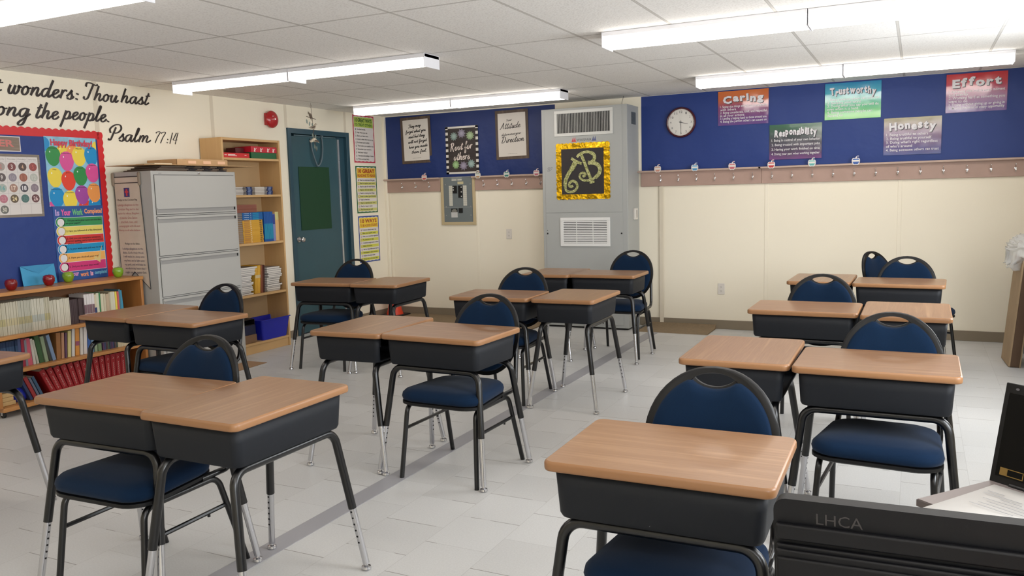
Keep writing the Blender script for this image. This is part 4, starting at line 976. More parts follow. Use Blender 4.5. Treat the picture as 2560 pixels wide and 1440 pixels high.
# ------------------------------------------------------------------ door
M_TEAL = mat('teal_paint', (46, 80, 90), .42, vary=(3, .05)); M_TEALD = mat('teal_frame', (40, 72, 86), .4)
def door():
    t = thing('door_1', 'x', 'x'); del t['label']; del t['category']; struct(t)
    b = MB()      # frame: hollow metal jambs and head
    b.box(-.1, .02, -1.784, -1.732, 0, 2.225, M_TEALD); b.box(-.1, .02, -.79, -.735, 0, 2.225, M_TEALD); b.box(-.1, .02, -1.732, -.79, 2.17, 2.225, M_TEALD)
    b.box(-.1, -.02, -.92, -.79, 0, 2.17, M_TEALD); b.box(-.1, -.03, -.86, -.82, 0, 2.17, M_TEALD); b.box(-.1, -.074, -1.74, -.9, 0, 2.18, M_TEALD); b.build('door_frame', t, bevel=.003)
    b = MB(); b.box(-.07, -.012, -1.728, -.93, .012, 2.148, M_TEAL); b.build('door_leaf', t, bevel=.002)
    b = MB(); b.box(-.03, .0, -.929, -.905, .03, 2.14, mat('hinge_aluminium', (196, 200, 204), .3, .8))
    for z in (.3, .7, 1.1, 1.5, 1.9): b.box(0, .002, -.922, -.912, z, z+.008, M_GREYD)
    b.build('door_hinge', t, bevel=.002)
    b = MB(); b.box(-.012, -.006, -1.66, -.95, 2.150, 2.162, mat('seal_grey', (78, 102, 110), .6)); b.build('door_seal', t)
    b = MB(); b.lathe([(.03, -.012), (.03, -.004), (.014, .0), (.013, .03), (.026, .04), (.03, .055), (.024, .066), (.008, .068)], (0, -1.672, 1.04), M_CHROME, 20, Matrix.Rotation(PI/2, 4, 'Y')); b.build('door_knob', t, smooth=60)
    b = MB(); b.box(-.011, -.006, -1.615, -1.10, 1.135, 1.822, mat('green_paper', (6, 58, 30), .7)); b.build('green_paper_sheet', t, smooth=0)
    o = bpy.data.objects['green_paper_sheet']; o.parent = None; o.name = 'paper_sheet'; tag(o, 'dark green paper sheet covering the window of the teal door', 'paper')
    b = MB(); P = spline([(.0, -1.40, 2.13), (.012, -1.395, 2.0), (.02, -1.36, 1.89), (.02, -1.325, 1.835), (.02, -1.27, 1.87), (.014, -1.225, 1.97), (.012, -1.215, 2.08), (.0, -1.213, 2.16)], 5)
    b.tube(P, .008, mat('grey_strap', (88, 104, 112), .6), 8); b.lathe([(.014, -.01), (.014, .012)], (.0, -1.213, 2.165), mat('grey_strap', (0, 0, 0)), 12, Matrix.Rotation(PI/2, 4, 'Y'))
    tag(b.build('strap'), 'grey strap hanging in a loop on the teal door', 'strap')
door()
def bell():
    t = onleft('alarm_bell', 'round red fire alarm bell high on the cream wall', 'alarm bell', -2.03, 2.293, 0); m = mat('bell_red', (172, 22, 30), .25, coat=.4)
    b = MB(); b.box(-.075, .075, -.03, 0, -.06, .06, m); b.build('base', t, bevel=.004)
    b = MB(); b.lathe([(.085, .03), (.088, .034), (.086, .042), (.075, .056), (.05, .068), (.02, .074), (.006, .075)], (0, 0, 0), m, 36, Matrix.Rotation(PI/2, 4, 'X')); b.build('gong', t, smooth=60)
    b = MB(); b.lathe([(.008, .073), (.006, .08)], (0, 0, 0), M_CHROME, 12, Matrix.Rotation(PI/2, 4, 'X')); b.build('centre_screw', t)
    b = MB(); text(b, 'FIRE', -.03, .0, .022, .034, -.072, paper((226, 190, 186))); b.build('lettering', t, smooth=0)
bell()
def mobile():
    t = thing('bird_mobile', 'hanging mobile of three small birds and leaves in front of the teal door', 'mobile', (.30, -1.72, 0)); br = mat('rust_wire', (92, 76, 60), .5, .5); lf = mat('verdigris_leaf', (112, 126, 120), .5, .4)
    b = MB(); b.tube([(0, -.01, H), (0, -.01, 2.445)], .001, br, 5); b.tube([(0, -.01+.012*math.sin(2*PI*k/12), 2.43+.015*math.cos(2*PI*k/12)) for k in range(13)], .0016, br, 6)
    b.tube([(0, -.01, 2.415), (0, .002, 2.31), (0, .008, 2.2), (0, .02, 2.08), (0, .045, 1.97)], .0022, br, 6); b.tube([(0, -.09, 2.322), (0, -.03, 2.312), (0, .06, 2.302)], .003, br, 6); b.build('hanging_wire', t)
    def bird(y, z, s, col, ang):
        g = mat('bird_%d' % col[0], col, .5, vary=(60, .3)); o = []
        pr = [(-.075, .002, .016), (-.045, .006, .006), (-.02, .016, .0), (.005, .021, -.002), (.028, .018, .006), (.04, .0135, .018), (.052, .0125, .024), (.062, .006, .022), (.074, .001, .019)]
        R = Matrix.Rotation(math.radians(ang), 4, 'X'); b = MB(); n = 12; vs = []
        for yy, r, dz in pr:
            for k in range(n): q = 2*PI*k/n; v = R @ Vector((r*.8*math.cos(q)*s, yy*s, (r*math.sin(q)+dz)*s)); vs.append((v.x, v.y+y, v.z+z))
        fs = [(j*n+k, j*n+(k+1) % n, (j+1)*n+(k+1) % n, (j+1)*n+k) for j in range(len(pr)-1) for k in range(n)]+[tuple(range(n-1, -1, -1)), tuple((len(pr)-1)*n+k for k in range(n))]
        b.add(vs, fs, g); o = b.build('bird', t, smooth=70)
        w = MB()
        for sd in (-1, 1):
            p = [R @ Vector((sd*.0165*s, a*s, c*s)) for a, c in ((.02, .012), (-.01, .014), (-.055, .012), (-.03, -.004), (.005, -.004))]; w.add([(q.x, q.y+y, q.z+z) for q in p], [(0, 1, 2, 3, 4)], mat('bird_wing', (84, 70, 58), .6))
        w.build('wing', o, smooth=0)
        w = MB(); 
        for sd in (-1, 1): w.tube([(sd*.006*s, y, z-.018*s), (sd*.006*s, y+.004, z-.042*s)], .0014, br, 5)
        w.build('feet', o)
    bird(-.02, 2.335, .75, (120, 106, 92), 118); bird(.012, 2.215, 1.0, (190, 176, 156), 14); bird(.02, 2.085, 1.05, (206, 196, 176), 172)
    for y, z, a in ((-.085, 2.27, 10), (-.045, 2.25, -15), (.0, 2.235, 10), (-.005, 2.13, 12), (.04, 2.12, -10), (.02, 2.015, 5), (.05, 2.0, -12)):
        w = MB(); pts = [(0, -.028), (.011, -.008), (.009, .012), (0, .026), (-.009, .012), (-.011, -.008)]; w.prism(pts, -.001, .001, lf); T = Matrix.Rotation(math.radians(a), 4, 'X') @ Matrix.Rotation(PI/2, 4, 'Z')
        w.v = [tuple(T @ Vector(v)+Vector((0, y, z))) for v in w.v]; w.build('leaf', t, smooth=0)
mobile()
def tips(label, y0, y1, z0, z1, border, hd, htxt, col2, lines, alt, cols):
    t = onleft('tips_poster', label, 'poster', (y0+y1)/2, (z0+z1)/2, .0, 'tall tips posters by the corner'); w, h = (y1-y0)/2, (z1-z0)/2
    b = MB(); b.rect(-w, w, -h, h, -.002, paper(border, rough=.3)); b.build('border', t, smooth=0)
    b = MB(); pts = []; m = .019; n = 10
    for k in range(4*n):     # wavy edged inner sheet
        s, i = divmod(k, n); u = i/n*2-1; e = .006*abs(math.sin(PI*i/2)) if i % 2 else 0
        pts.append([(u*(w-m), -h+m-e), (w-m+e, u*(h-m)), (-u*(w-m), h-m+e), (-w+m-e, -u*(h-m))][s])
    b.flat(pts, -.0026, paper((222, 216, 212), rough=.3)); hb = h-.017-.125; b.rect(-w+.022, w-.022, hb, h-.024, -.003, paper(hd, rough=.3)); b.build('sheet', t, smooth=0)
    c = MB(); text(c, htxt[0], -w+.045, w-.045, hb+.058, hb+.105, -.0036, paper(cols[0]), bold=.035); text(c, htxt[1], -w+.035, w-.035, hb+.012, hb+.044, -.0036, paper(cols[1]), bold=.03); c.build('title', t, smooth=0)
    c = MB(); s = MB(); st = (hb+h-.03)/10; ink = paper((34, 30, 34)); d = MB()
    for i, l in enumerate(lines):
        z = hb-.008-st*(i+.5)
        if alt and i % 2: d.rect(-w+.024, w-.022, z-st*.46, z+st*.46, -.003, paper(col2, rough=.3))
        textline(c, l, -w+.075, z-.006, .026, -.0036, ink, bold=.016, maxw=2*w-.1)
        s.disc(-w+.05, z, .0125, -.0032, paper(cols[0]), 16, .8); s.disc(-w+.05, z, .009, -.0036, paper((230, 226, 220)), 16, .8); text(s, str(i+1), -w+.046-(.004 if i == 9 else 0), -w+.054+(.004 if i == 9 else 0), z-.006, z+.006, -.004, ink)
    if d.v: d.build('bands', t, smooth=0)
    s.build('number_spots', t, smooth=0); c.build('lettering', t, smooth=0)
tips('pink-bordered poster headed 10 Great Ways to Treat Others', -.63, -.21, 1.887, 2.448, (192, 52, 76), (176, 196, 88), ('10 GREAT WAYS', 'TO TREAT OTHERS'), (0, 0, 0),
     ('Use kind words.', 'Help when you can.', 'Share and take turns.', 'Listen to what others have to say.', 'Be honest and truthful.', 'Think before you speak or act.', 'Remember your manners.', 'Hold your temper.', 'Think about the feelings of others.', 'Work and play fairly.'), False, ((40, 86, 44), (58, 110, 46)))
tips('green-bordered poster headed 10 Great Reasons to Read', -.619, -.199, 1.287, 1.848, (42, 104, 62), (226, 190, 66), ('10 GREAT', 'REASONS TO READ'), (204, 204, 120),
     ('Read to understand the past.', 'Read to explore your world.', 'Read to plan for your future.', 'Read to visit new places.', 'Read to create great things.', 'Read to make a good decision.', 'Read to have fun.', 'Read to exercise your mind.', 'Read to keep in touch.', 'Read because you can!'), True, ((166, 44, 40), (170, 70, 44)))
tips('blue-bordered poster headed 10 Ways to Be a Good Student', -.612, -.196, .690, 1.251, (64, 84, 152), (236, 202, 56), ('10 WAYS', 'TO BE A GOOD STUDENT'), (212, 212, 84),
     ('Come to school every day.', 'Have your supplies ready.', 'Have your materials organized.', 'Pay attention in class.', 'Complete assignments on time.', 'Follow directions.', 'Ask for help when you need it.', 'Participate in class activities.', 'Follow all school rules.', 'Always try to do your best.'), True, ((160, 60, 44), (178, 96, 40)))

# ------------------------------------------------------------------ back wall: blue paper, rails, posters
def blue_board(label, x0, x1, z0, z1, mtl):
    nx, nz = int((x1-x0)*26), 18; vs = []; fs = []
    for j in range(nz+1):
        for i in range(nx+1):
            u, v = i/nx, j/nz; x = x0+(x1-x0)*u; z = z0+(z1-z0)*v
            d = .0035*math.sin(5.1*x+2.2*z)+.0025*math.sin(11*x-7*z+1)+.002*math.sin(23*x+9*z)*math.sin(3*x)
            e = min(1, 6*min(u, 1-u, v, 1-v)); vs.append((x, -.003-(.004+d)*e*.9, z))
    for j in range(nz):
        for i in range(nx): o = j*(nx+1)+i; fs.append((o, o+1, o+nx+2, o+nx+1))
    n = len(vs); per = [i for i in range(nx+1)]+[(j+1)*(nx+1)-1 for j in range(1, nz+1)]+[nz*(nx+1)+i for i in range(nx-1, -1, -1)]+[j*(nx+1) for j in range(nz-1, 0, -1)]
    vs += [(vs[i][0], -.0005, vs[i][2]) for i in per]
    for k in range(len(per)): a, c = per[k], per[(k+1) % len(per)]; fs.append((c, a, n+k, n+(k+1) % len(per)))
    tag(MB().add(vs, fs, mtl).build('bulletin_board', smooth=60), label, 'bulletin board')
blue_board('blue paper covered board over the breaker panel, left of the heating unit', .004, 2.318, 1.69, 2.452, M_BLUEPAPER2)
blue_board('long blue paper covered board carrying the clock and five character posters', 3.318, RX-.002, 1.678, 2.461, M_BLUEPAPER)
M_RAIL = mat('rail_pinkbrown', (172, 144, 132), .5, vary=(6, .04)); M_LEDGE = mat('ledge_pinkbrown', (186, 162, 148), .5)
def rail(label, segs, hooks, z=1.678):
    t = thing('coat_rail', label, 'coat rail', (0, 0, 0))
    for x0, x1 in segs:
        b = MB(); b.box(x0, x1, -.022, -.0005, z-.168, z-.018, M_RAIL); b.build('back_board', t, bevel=.003)
        b = MB(); b.box(x0-.03*(x0 > 1), x1, -.06, -.0005, z-.02, z, M_LEDGE); b.build('ledge', t, bevel=.004)
    for x in hooks:
        b = MB(); zz = z-.105
        b.lathe([(.010, 0), (.010, .003), (.004, .004)], (x, -.022, zz+.01), M_CHROME, 12, Matrix.Rotation(PI/2, 4, 'X'))
        b.tube(spline([(x, -.024, zz+.012), (x, -.036, zz+.022), (x, -.05, zz+.045)], 4), .0028, M_CHROME, 6); b.lathe([(.001, -.006), (.0055, -.003), (.0055, .003), (.001, .006)], (x, -.051, zz+.047), M_CHROME, 10)
        b.tube(spline([(x, -.024, zz+.006), (x, -.03, zz-.012), (x, -.044, zz-.02), (x, -.052, zz-.006)], 4), .0034, M_CHROME, 6); b.lathe([(.001, -.007), (.0075, -.003), (.0075, .004), (.001, .008)], (x, -.052, zz-.004), M_CHROME, 10)
        b.build('hook', t)
rail('pinkish brown coat rail with chrome hooks under the clock board', [(3.315, 4.57), (4.572, RX-.004)], [3.535+.1902*k for k in range(19)])
rail('short pinkish brown coat rail with chrome hooks either side of the breaker panel', [(.006, .798), (1.278, 2.316)], [.265, .46, .655, 1.405, 1.588, 1.772, 1.957, 2.135], 1.69)
def cutout(label, x, z, col, col2):
    t = thing('apple_cutout', label, 'paper cutout', (x, -.0615, z), 0, 'paper apple name tags'); k = 1.0
    pts = [(0, -.036), (.013, -.041), (.026, -.034), (.036, -.012), (.037, .008), (.030, .024), (.018, .028), (.006, .024), (.010, .034), (.026, .040), (.026, .048), (.010, .047), (-.002, .036), (-.006, .025), (-.018, .028), (-.030, .024), (-.037, .008), (-.036, -.012), (-.026, -.034), (-.013, -.041)]
    b = MB(); b.prism(pts, -.0012, 0, paper((220, 214, 210))); b.build('sheet', t, smooth=0)
    b = MB(); inn = [(p*.80, q*.80 if q < .03 else q-.003) for p, q in pts if q < .03]; b.flat(inn, -.0018, paper(col)); b.rect(-.03, .03, -.008, .008, -.0022, paper((226, 222, 216))); b.rect(-.018, .018, -.027, -.015, -.0022, paper(col2)); b.flat([(.008, .034), (.024, .041), (.022, .045), (.010, .042)], -.0018, paper(col2)); b.build('colour_print', t, smooth=0)
for lb, x, z, c, c2 in (('coral paper apple on the panel-side coat rail, left of the breaker panel', .605, 1.70, (206, 120, 110), (186, 82, 78)), ('grey-green and orange paper apple on the coat rail right of the breaker panel', 1.345, 1.70, (150, 164, 146), (196, 130, 80)),
    ('teal paper apple on the coat rail right of the breaker panel', 1.722, 1.70, (70, 136, 124), (50, 110, 104)), ('pink paper apple on the coat rail beside the heating unit', 2.10, 1.703, (206, 140, 150), (188, 96, 112)),
    ('peach paper apple on the long coat rail below the board edge by the heating unit', 3.51, 1.695, (214, 176, 158), (196, 130, 110)), ('sky blue paper apple on the long coat rail below the clock', 3.905, 1.695, (100, 170, 210), (70, 140, 190)),
    ('rose paper apple on the long coat rail below the Caring poster', 4.287, 1.695, (206, 120, 128), (190, 90, 104)), ('red paper apple on the long coat rail left of the Responsibility poster', 4.672, 1.695, (204, 92, 92), (184, 52, 56)),
    ('turquoise paper apple on the long coat rail below the Trustworthy poster', 5.055, 1.70, (130, 196, 190), (96, 170, 170)), ('royal blue paper apple, last one along the long coat rail', 5.452, 1.70, (72, 110, 180), (52, 86, 160))): cutout(lb, x, z, c, c2)

def grad_mat(name, stops, h):
    m = bpy.data.materials.new(name); m.use_nodes = True; nt = m.node_tree; b = nt.nodes['Principled BSDF']
    tc = nt.nodes.new('ShaderNodeTexCoord'); sp = nt.nodes.new('ShaderNodeSeparateXYZ'); nt.links.new(tc.outputs['Object'], sp.inputs[0])
    n = nt.nodes.new('ShaderNodeTexNoise'); n.inputs['Scale'].default_value = 6; nt.links.new(tc.outputs['Object'], n.inputs['Vector'])
    f = math_node(nt, 'ADD', math_node(nt, 'DIVIDE', sp.outputs[2], h), .5); f = math_node(nt, 'ADD', f, math_node(nt, 'MULTIPLY', math_node(nt, 'SUBTRACT', n.outputs['Fac'], .5), .25))
    r = nt.nodes.new('ShaderNodeValToRGB'); els = r.color_ramp.elements
    els[0].position = stops[0][0]; els[0].color = (*rgb(*stops[0][1]), 1); els[1].position = stops[-1][0]; els[1].color = (*rgb(*stops[-1][1]), 1)
    for p, c in stops[1:-1]: e = els.new(p); e.color = (*rgb(*c), 1)
    nt.links.new(f, r.inputs[0]); nt.links.new(r.outputs[0], b.inputs['Base Color'])
    b.inputs['Roughness'].default_value = .12; b.inputs['Specular IOR Level'].default_value = .6; b.inputs['Coat Weight'].default_value = 1; b.inputs['Coat Roughness'].default_value = .06
    bn = nt.nodes.new('ShaderNodeTexNoise'); bn.inputs['Scale'].default_value = 4; nt.links.new(tc.outputs['Object'], bn.inputs['Vector'])
    bp = nt.nodes.new('ShaderNodeBump'); bp.inputs['Strength'].default_value = .5; bp.inputs['Distance'].default_value = .02; nt.links.new(bn.outputs['Fac'], bp.inputs['Height']); nt.links.new(bp.outputs[0], b.inputs['Normal'])
    return m
def trait(label, title, x0, x1, z0, z1, stops, lines, seed):
    w, h = (x1-x0), (z1-z0); t = thing('trait_poster', label, 'poster', ((x0+x1)/2, -.0125, (z0+z1)/2), 0, 'glossy character posters'); R = random.Random(seed)
    b = MB(); b.box(-w/2, w/2, -.001, 0, -h/2, h/2, grad_mat('print_'+title.lower(), stops, h)); b.build('sheet', t, smooth=0)
    n = len(title); ws = [text_data(c, .05)[5]+.06 for c in title]; tot = sum(ws); W = w*.82; k = W/tot; x = -W/2
    sh = paper((40, 34, 48), rough=.3); wt = paper((222, 220, 224), rough=.3); s = MB(); c = MB()
    for i, ch in enumerate(title):
        vs, fs, asp, a, e, cw = text_data(ch, .05); dz = R.uniform(-.008, .008)+.012*math.sin(PI*i/(n-1)); a0 = R.uniform(-.09, .09); hh = .098 if n < 9 else .09
        for mb, m, ox, oz, y in ((s, sh, .006, -.006, -.0016), (c, wt, 0, 0, -.0022)):
            o = []
            for p, q in vs:
                px, pz = (p-.5)*cw*k*.96, (a+q*(e-a))*hh; o.append((x+ws[i]*k/2+px*math.cos(a0)-pz*math.sin(a0)+ox, y, h/2-.115+dz+px*math.sin(a0)+pz*math.cos(a0)+oz))
            mb.add(o, fs, m)
        x += ws[i]*k
    s.build('title_shadow', t, smooth=0); c.build('title', t, smooth=0)
    c = MB(); st = min(.047, (h-.165)/len(lines))
    for i, l in enumerate(lines): textline(c, l, -w/2+.022, h/2-.165-st*i, .034, -.0022, wt, bold=.008, maxw=w-.04)
    c.build('lettering', t, smooth=0)
trait('orange and purple glossy poster headed Caring', 'Caring', 4.134, 4.633, 2.107, 2.449, [(.1, (92, 52, 128)), (.5, (130, 56, 104)), (.75, (196, 96, 44)), (1, (206, 108, 40))], ['1. Saying nice things and sharing compliments', '     with others', '2. Being considerate, kind, and respectful', '     in all your actions', '3. Lending a helping hand to those around you', '4. Being the person others can count on'], 1)
trait('blue and green glossy poster headed Trustworthy', 'Trustworthy', 5.16, 5.658, 2.101, 2.445, [(.1, (96, 190, 90)), (.4, (70, 178, 130)), (.75, (40, 158, 186)), (1, (24, 132, 182))], ['1. Being someone others can count on', '2. Keeping your word', '3. Doing what you say you will do', '     even when it is hard', '4. Being someone people can', '     depend on'], 2)
trait('red and purple glossy poster headed Effort', 'Effort', 6.199, 6.682, 2.101, 2.444, [(.1, (96, 50, 130)), (.5, (140, 44, 100)), (.8, (196, 44, 56)), (1, (196, 40, 50))], ['1. Achieving your best in every moment', '     and activity', '2. Working hard at something you', '     want to do', '3. Trying without giving up or giving in', '4. Making the most of every opportunity'], 3)
trait('dark green and purple glossy poster headed Responsibility', 'Responsibility', 4.644, 5.138, 1.742, 2.085, [(.0, (104, 44, 120)), (.25, (66, 46, 84)), (.6, (52, 62, 70)), (1, (24, 98, 66))], ['1. Being in control of your own behavior', '2. Being trusted with important jobs', '3. Having your work finished on time', '4. Doing your part when working together'], 4)
trait('olive and purple glossy poster headed Honesty', 'Honesty', 5.688, 6.173, 1.741, 2.084, [(.0, (46, 66, 140)), (.3, (80, 52, 120)), (.6, (104, 70, 112)), (1, (132, 124, 70))], ['1. Being truthful to others', '2. Being truthful to yourself', "3. Doing what's right regardless", "     of who's around", '4. Being someone others can trust'], 5)
def quote(label, x0, x1, z0, z1, rows, tail, tilt):
    t = thing('quote_poster', label, 'poster', ((x0+x1)/2, -.012, (z0+z1)/2)); t.rotation_euler = (0, math.radians(tilt), 0); w, h = x1-x0, z1-z0
    b = MB(); b.box(-w/2, w/2, -.001, 0, -h/2, h/2, wood('dark_barnboard', (124, 104, 88), (66, 54, 46), .5, 14, 2, True, axis=2)); b.build('border', t, smooth=0)
    b = MB(); b.box(-w/2+.034, w/2-.034, -.0022, -.001, -h/2+.034, h/2-.034, paper((220, 214, 206))); b.build('sheet', t, smooth=0)
    b = MB()
    for s, u0, u1, v, xh, wd in rows: script(b, s, -w/2+u0*w, -w/2+u1*w, h/2-v*h, xh, wd, -.003, M_INK, slant=.22, rise=.014, sm=4)
    if tail: text(b, tail, -.06, .06, -h/2+.06, -h/2+.067, -.003, paper((110, 104, 100)))
    b.build('lettering', t, smooth=0)
quote('framed white poster reading They may forget what you said', .262, .692, 1.872, 2.432, [('They may', .27, .68, .235, .018, .007), ('forget what you', .17, .84, .345, .018, .007), ('said but they', .25, .80, .455, .018, .007), ('will not forget', .24, .86, .565, .018, .007), ('how you made', .25, .87, .675, .018, .007), ('them feel.', .33, .84, .785, .018, .007)], 'CARL W. BUEHNER', -1.2)
quote('framed white poster reading Your Attitude determines your Direction', 1.570, 1.991, 1.868, 2.428, [('Your', .34, .52, .235, .013, .004), ('Attitude', .15, .76, .385, .034, .0075), ('determines your', .18, .78, .52, .016, .004), ('Direction', .17, .86, .665, .034, .0085)], 'UNKNOWN', -.6)
def root_poster():
    x0, x1, z0, z1 = .895, 1.337, 1.724, 2.28; w, h = x1-x0, z1-z0
    t = thing('plant_poster', 'black and white striped-border poster of succulents reading Root for others', 'poster', ((x0+x1)/2, -.0125, (z0+z1)/2))
    b = MB(); wt = paper((220, 216, 208)); bk = paper((30, 26, 26)); b.box(-w/2, w/2, -.001, 0, -h/2, h/2, bk)
    for z in (-h/2, h/2-.02): b.rect(-w/2, w/2, z, z+.022, -.0014, wt)
    for s in (-1, 1):
        for k in range(9): zz = -h/2+.0+.0655*k; b.rect(*sorted((s*w/2, s*(w/2-.034))), zz, min(h/2, zz+.034), -.0014, wt)
    b.build('border', t, smooth=0)
    b = MB(); b.rect(-w/2+.034, w/2-.034, -h/2+.022, h/2-.022, -.0018, wood('dark_plank_print', (74, 62, 60), (40, 33, 33), .5, 9, 1.2, False)); b.build('sheet', t, smooth=0)
    for x, z, r, col, n in ((-.105, .165, .055, (132, 152, 146), 11), (.0, .195, .06, (138, 132, 150), 9), (.115, .165, .058, (146, 168, 128), 12), (-.09, -.17, .055, (138, 170, 118), 12), (.015, -.185, .06, (140, 132, 150), 9), (.12, -.165, .056, (136, 158, 154), 11)):
        b = MB()
        for ring in range(3):
            rr = r*(1-.3*ring); y = -.0022-.0003*ring; cc = paper(tuple(min(255, c+18*ring-10) for c in col))
            for k in range(n):
                q = 2*PI*(k+.5*ring)/n; dx, dz = math.cos(q), math.sin(q); wd = rr*.2
                b.flat([(x, z), (x+dx*rr*.6-dz*wd, z+dz*rr*.6+dx*wd), (x+dx*rr, z+dz*rr), (x+dx*rr*.6+dz*wd, z+dz*rr*.6-dx*wd)], y-.00002*k, cc)
        b.build('succulent_print', t, smooth=0)
    b = MB(); wl = paper((230, 216, 208)); script(b, 'Root for', -.155, .14, -.005, .044, .012, -.0034, wl, slant=.12, rise=.02); b.build('lettering', t, smooth=0); b = MB(); script(b, 'others', -.115, .1, -.118, .044, .012, -.0034, wl, slant=.12, rise=.01); b.build('lettering', t, smooth=0)
root_poster()
def clock():
    t = thing('wall_clock', 'round wall clock with a dark red rim on the blue board', 'clock', (3.752, -.010, 2.166)); RX_ = Matrix.Rotation(PI/2, 4, 'X')
    b = MB(); b.lathe([(.152, 0), (.158, .012), (.155, .026), (.146, .032), (.138, .028), (.136, .014)], (0, 0, 0), mat('clock_rim', (74, 20, 30), .25, coat=.5), 48, RX_); b.build('rim', t, smooth=50)
    b = MB(); b.disc(0, 0, .138, -.015, mat('clock_face', (224, 220, 212), .4), 48); b.build('face', t, smooth=0)
    b = MB(); k = paper((36, 32, 34))
    for i in range(1, 13):
        q = PI/2-2*PI*i/12; cx, cz = .108*math.cos(q), .108*math.sin(q); s = str(i); w = .0065*len(s)+(.002 if i > 9 else 0); text(b, s, cx-w, cx+w, cz-.0115, cz+.0115, -.0155, k, bold=.006); b.disc(.130*math.cos(q), .130*math.sin(q), .0025, -.0155, k, 8)
    b.build('numerals', t, smooth=0)
    def hand(name, ang, l, w, y):
        q = PI/2-math.radians(ang); d = (math.cos(q), math.sin(q)); n = (-d[1], d[0]); b = MB()
        b.prism([(-d[0]*.02-n[0]*w, -d[1]*.02-n[1]*w), (d[0]*l-n[0]*w*.4, d[1]*l-n[1]*w*.4), (d[0]*l+n[0]*w*.4, d[1]*l+n[1]*w*.4), (-d[0]*.02+n[0]*w, -d[1]*.02+n[1]*w)], y, y+.001, k); b.build(name, t, smooth=0)
    hand('hour_hand', 105, .075, .0045, -.018); hand('minute_hand', 180, .105, .0032, -.0195)
    b = MB(); b.lathe([(.008, 0), (.008, .022)], (0, 0, 0), k, 14, RX_); b.build('hub', t)
    b = MB(); R = .62; pr = [(.137*math.sin(a)/1, .0285+.012*math.cos(a)) for a in [PI/2*(1-i/7) for i in range(8)]]; pr = [(.138*(1-i/7)+.0005, .0275+.014*(1-(1-i/7)**2)) for i in range(8)]
    n = 40; vs = []
    for off in (0, -.0015):
        for r, z in pr:
            for j in range(n): vs.append((r*math.cos(2*PI*j/n), -(z+off), r*math.sin(2*PI*j/n)))
    m = len(pr); fs = []
    for o in (0, m*n):
        for i in range(m-1):
            for j in range(n): f = (o+i*n+j, o+i*n+(j+1) % n, o+(i+1)*n+(j+1) % n, o+(i+1)*n+j); fs.append(f[::-1] if o == 0 else f)
        f = tuple(o+(m-1)*n+j for j in range(n)); fs.append(f[::-1] if o == 0 else f)
    for j in range(n): fs.append((j, (j+1) % n, m*n+(j+1) % n, m*n+j))
    MB().add(vs, fs, mat('clock_glass', (255, 255, 255), .02, alpha=.06, spec=.6, coat=1)).build('glass_cover', t, smooth=80)
clock()
def breaker():
    t = thing('breaker_panel', 'grey electrical breaker panel with a tan surround in the back wall', 'breaker panel', (1.038, 0, 1.40)); tr = mat('panel_trim', (190, 172, 136), .6); g = mat('panel_grey', (112, 120, 122), .45)
    b = MB()
    for a in ((-.235, -.198, -.285, .287), (.200, .237, -.285, .287)): b.box(a[0], a[1], -.018, -.0005, a[2], a[3], tr)
    b.box(-.198, .200, -.018, -.0005, -.285, -.25, tr); b.build('surround', t, bevel=.003)
    b = MB(); b.box(-.198, .2, -.010, -.0005, -.25, .287, g); b.box(-.198, .2, -.0112, -.010, -.075, -.072, M_GREYD); b.build('cover_plate', t, bevel=.001)
    for x in (-.17, -.165, .165, .17):
        for z in (.20, -.065, -.17):
            if abs(x) > .167: b = MB(); b.lathe([(.007, 0), (.006, .003), (.002, .004)], (x, -.010, z), M_GREYD, 10, Matrix.Rotation(PI/2, 4, 'X')); b.build('screw', t)
    wl = paper((206, 204, 192)); b = MB(); ln = paper((150, 148, 138))
    for x0, x1 in ((-.122, -.074), (.072, .122)):
        b.rect(x0, x1, -.055, .185, -.0115, wl)
        for k in range(1, 11): z = -.055+.024*(k-.5+.5); b.rect(x0, x1, z-.0007, z+.0007, -.012, ln)
        b.rect((x0+x1)/2-.0007, (x0+x1)/2+.0007, -.055, .185, -.012, ln)
    b.rect(.0, .08, .20, .232, -.0115, paper((200, 190, 150))); b.rect(-.08, -.01, .245, .262, -.0115, wl); b.rect(0, .06, .245, .262, -.0115, wl); b.rect(-.08, .06, .268, .283, -.0115, paper((150, 154, 152)))
    b.rect(-.1, -.012, -.195, -.088, -.0115, paper((198, 198, 196))); b.rect(-.1, -.012, -.132, -.088, -.012, paper((26, 26, 28))); text(b, 'DANGER', -.075, -.035, -.105, -.095, -.0125, wl)
    for k in range(3): b.rect(-.09, -.022, -.125+.008*k, -.122+.008*k, -.0125, wl)
    b.build('paper_labels', t, smooth=0)
    bk = mat('breaker_black', (20, 20, 22), .4)
    for x0, x1, z0, z1 in ((-.066, -.01, .095, .185), (.01, .066, .04, .185), (.008, .062, -.14, -.085)): b = MB(); b.box(x0, x1, -.02, -.010, z0, z1, bk); b.build('breaker_block', t, bevel=.0015)
    for x, z in ((-.055, .165), (-.055, .135), (.055, .165), (.055, .11), (.055, .055)): b = MB(); b.box(x-.006, x+.006, -.026, -.02, z-.008, z+.008, mat('breaker_toggle', (196, 196, 192), .4)); b.build('breaker_toggle', t, bevel=.001)
breaker()
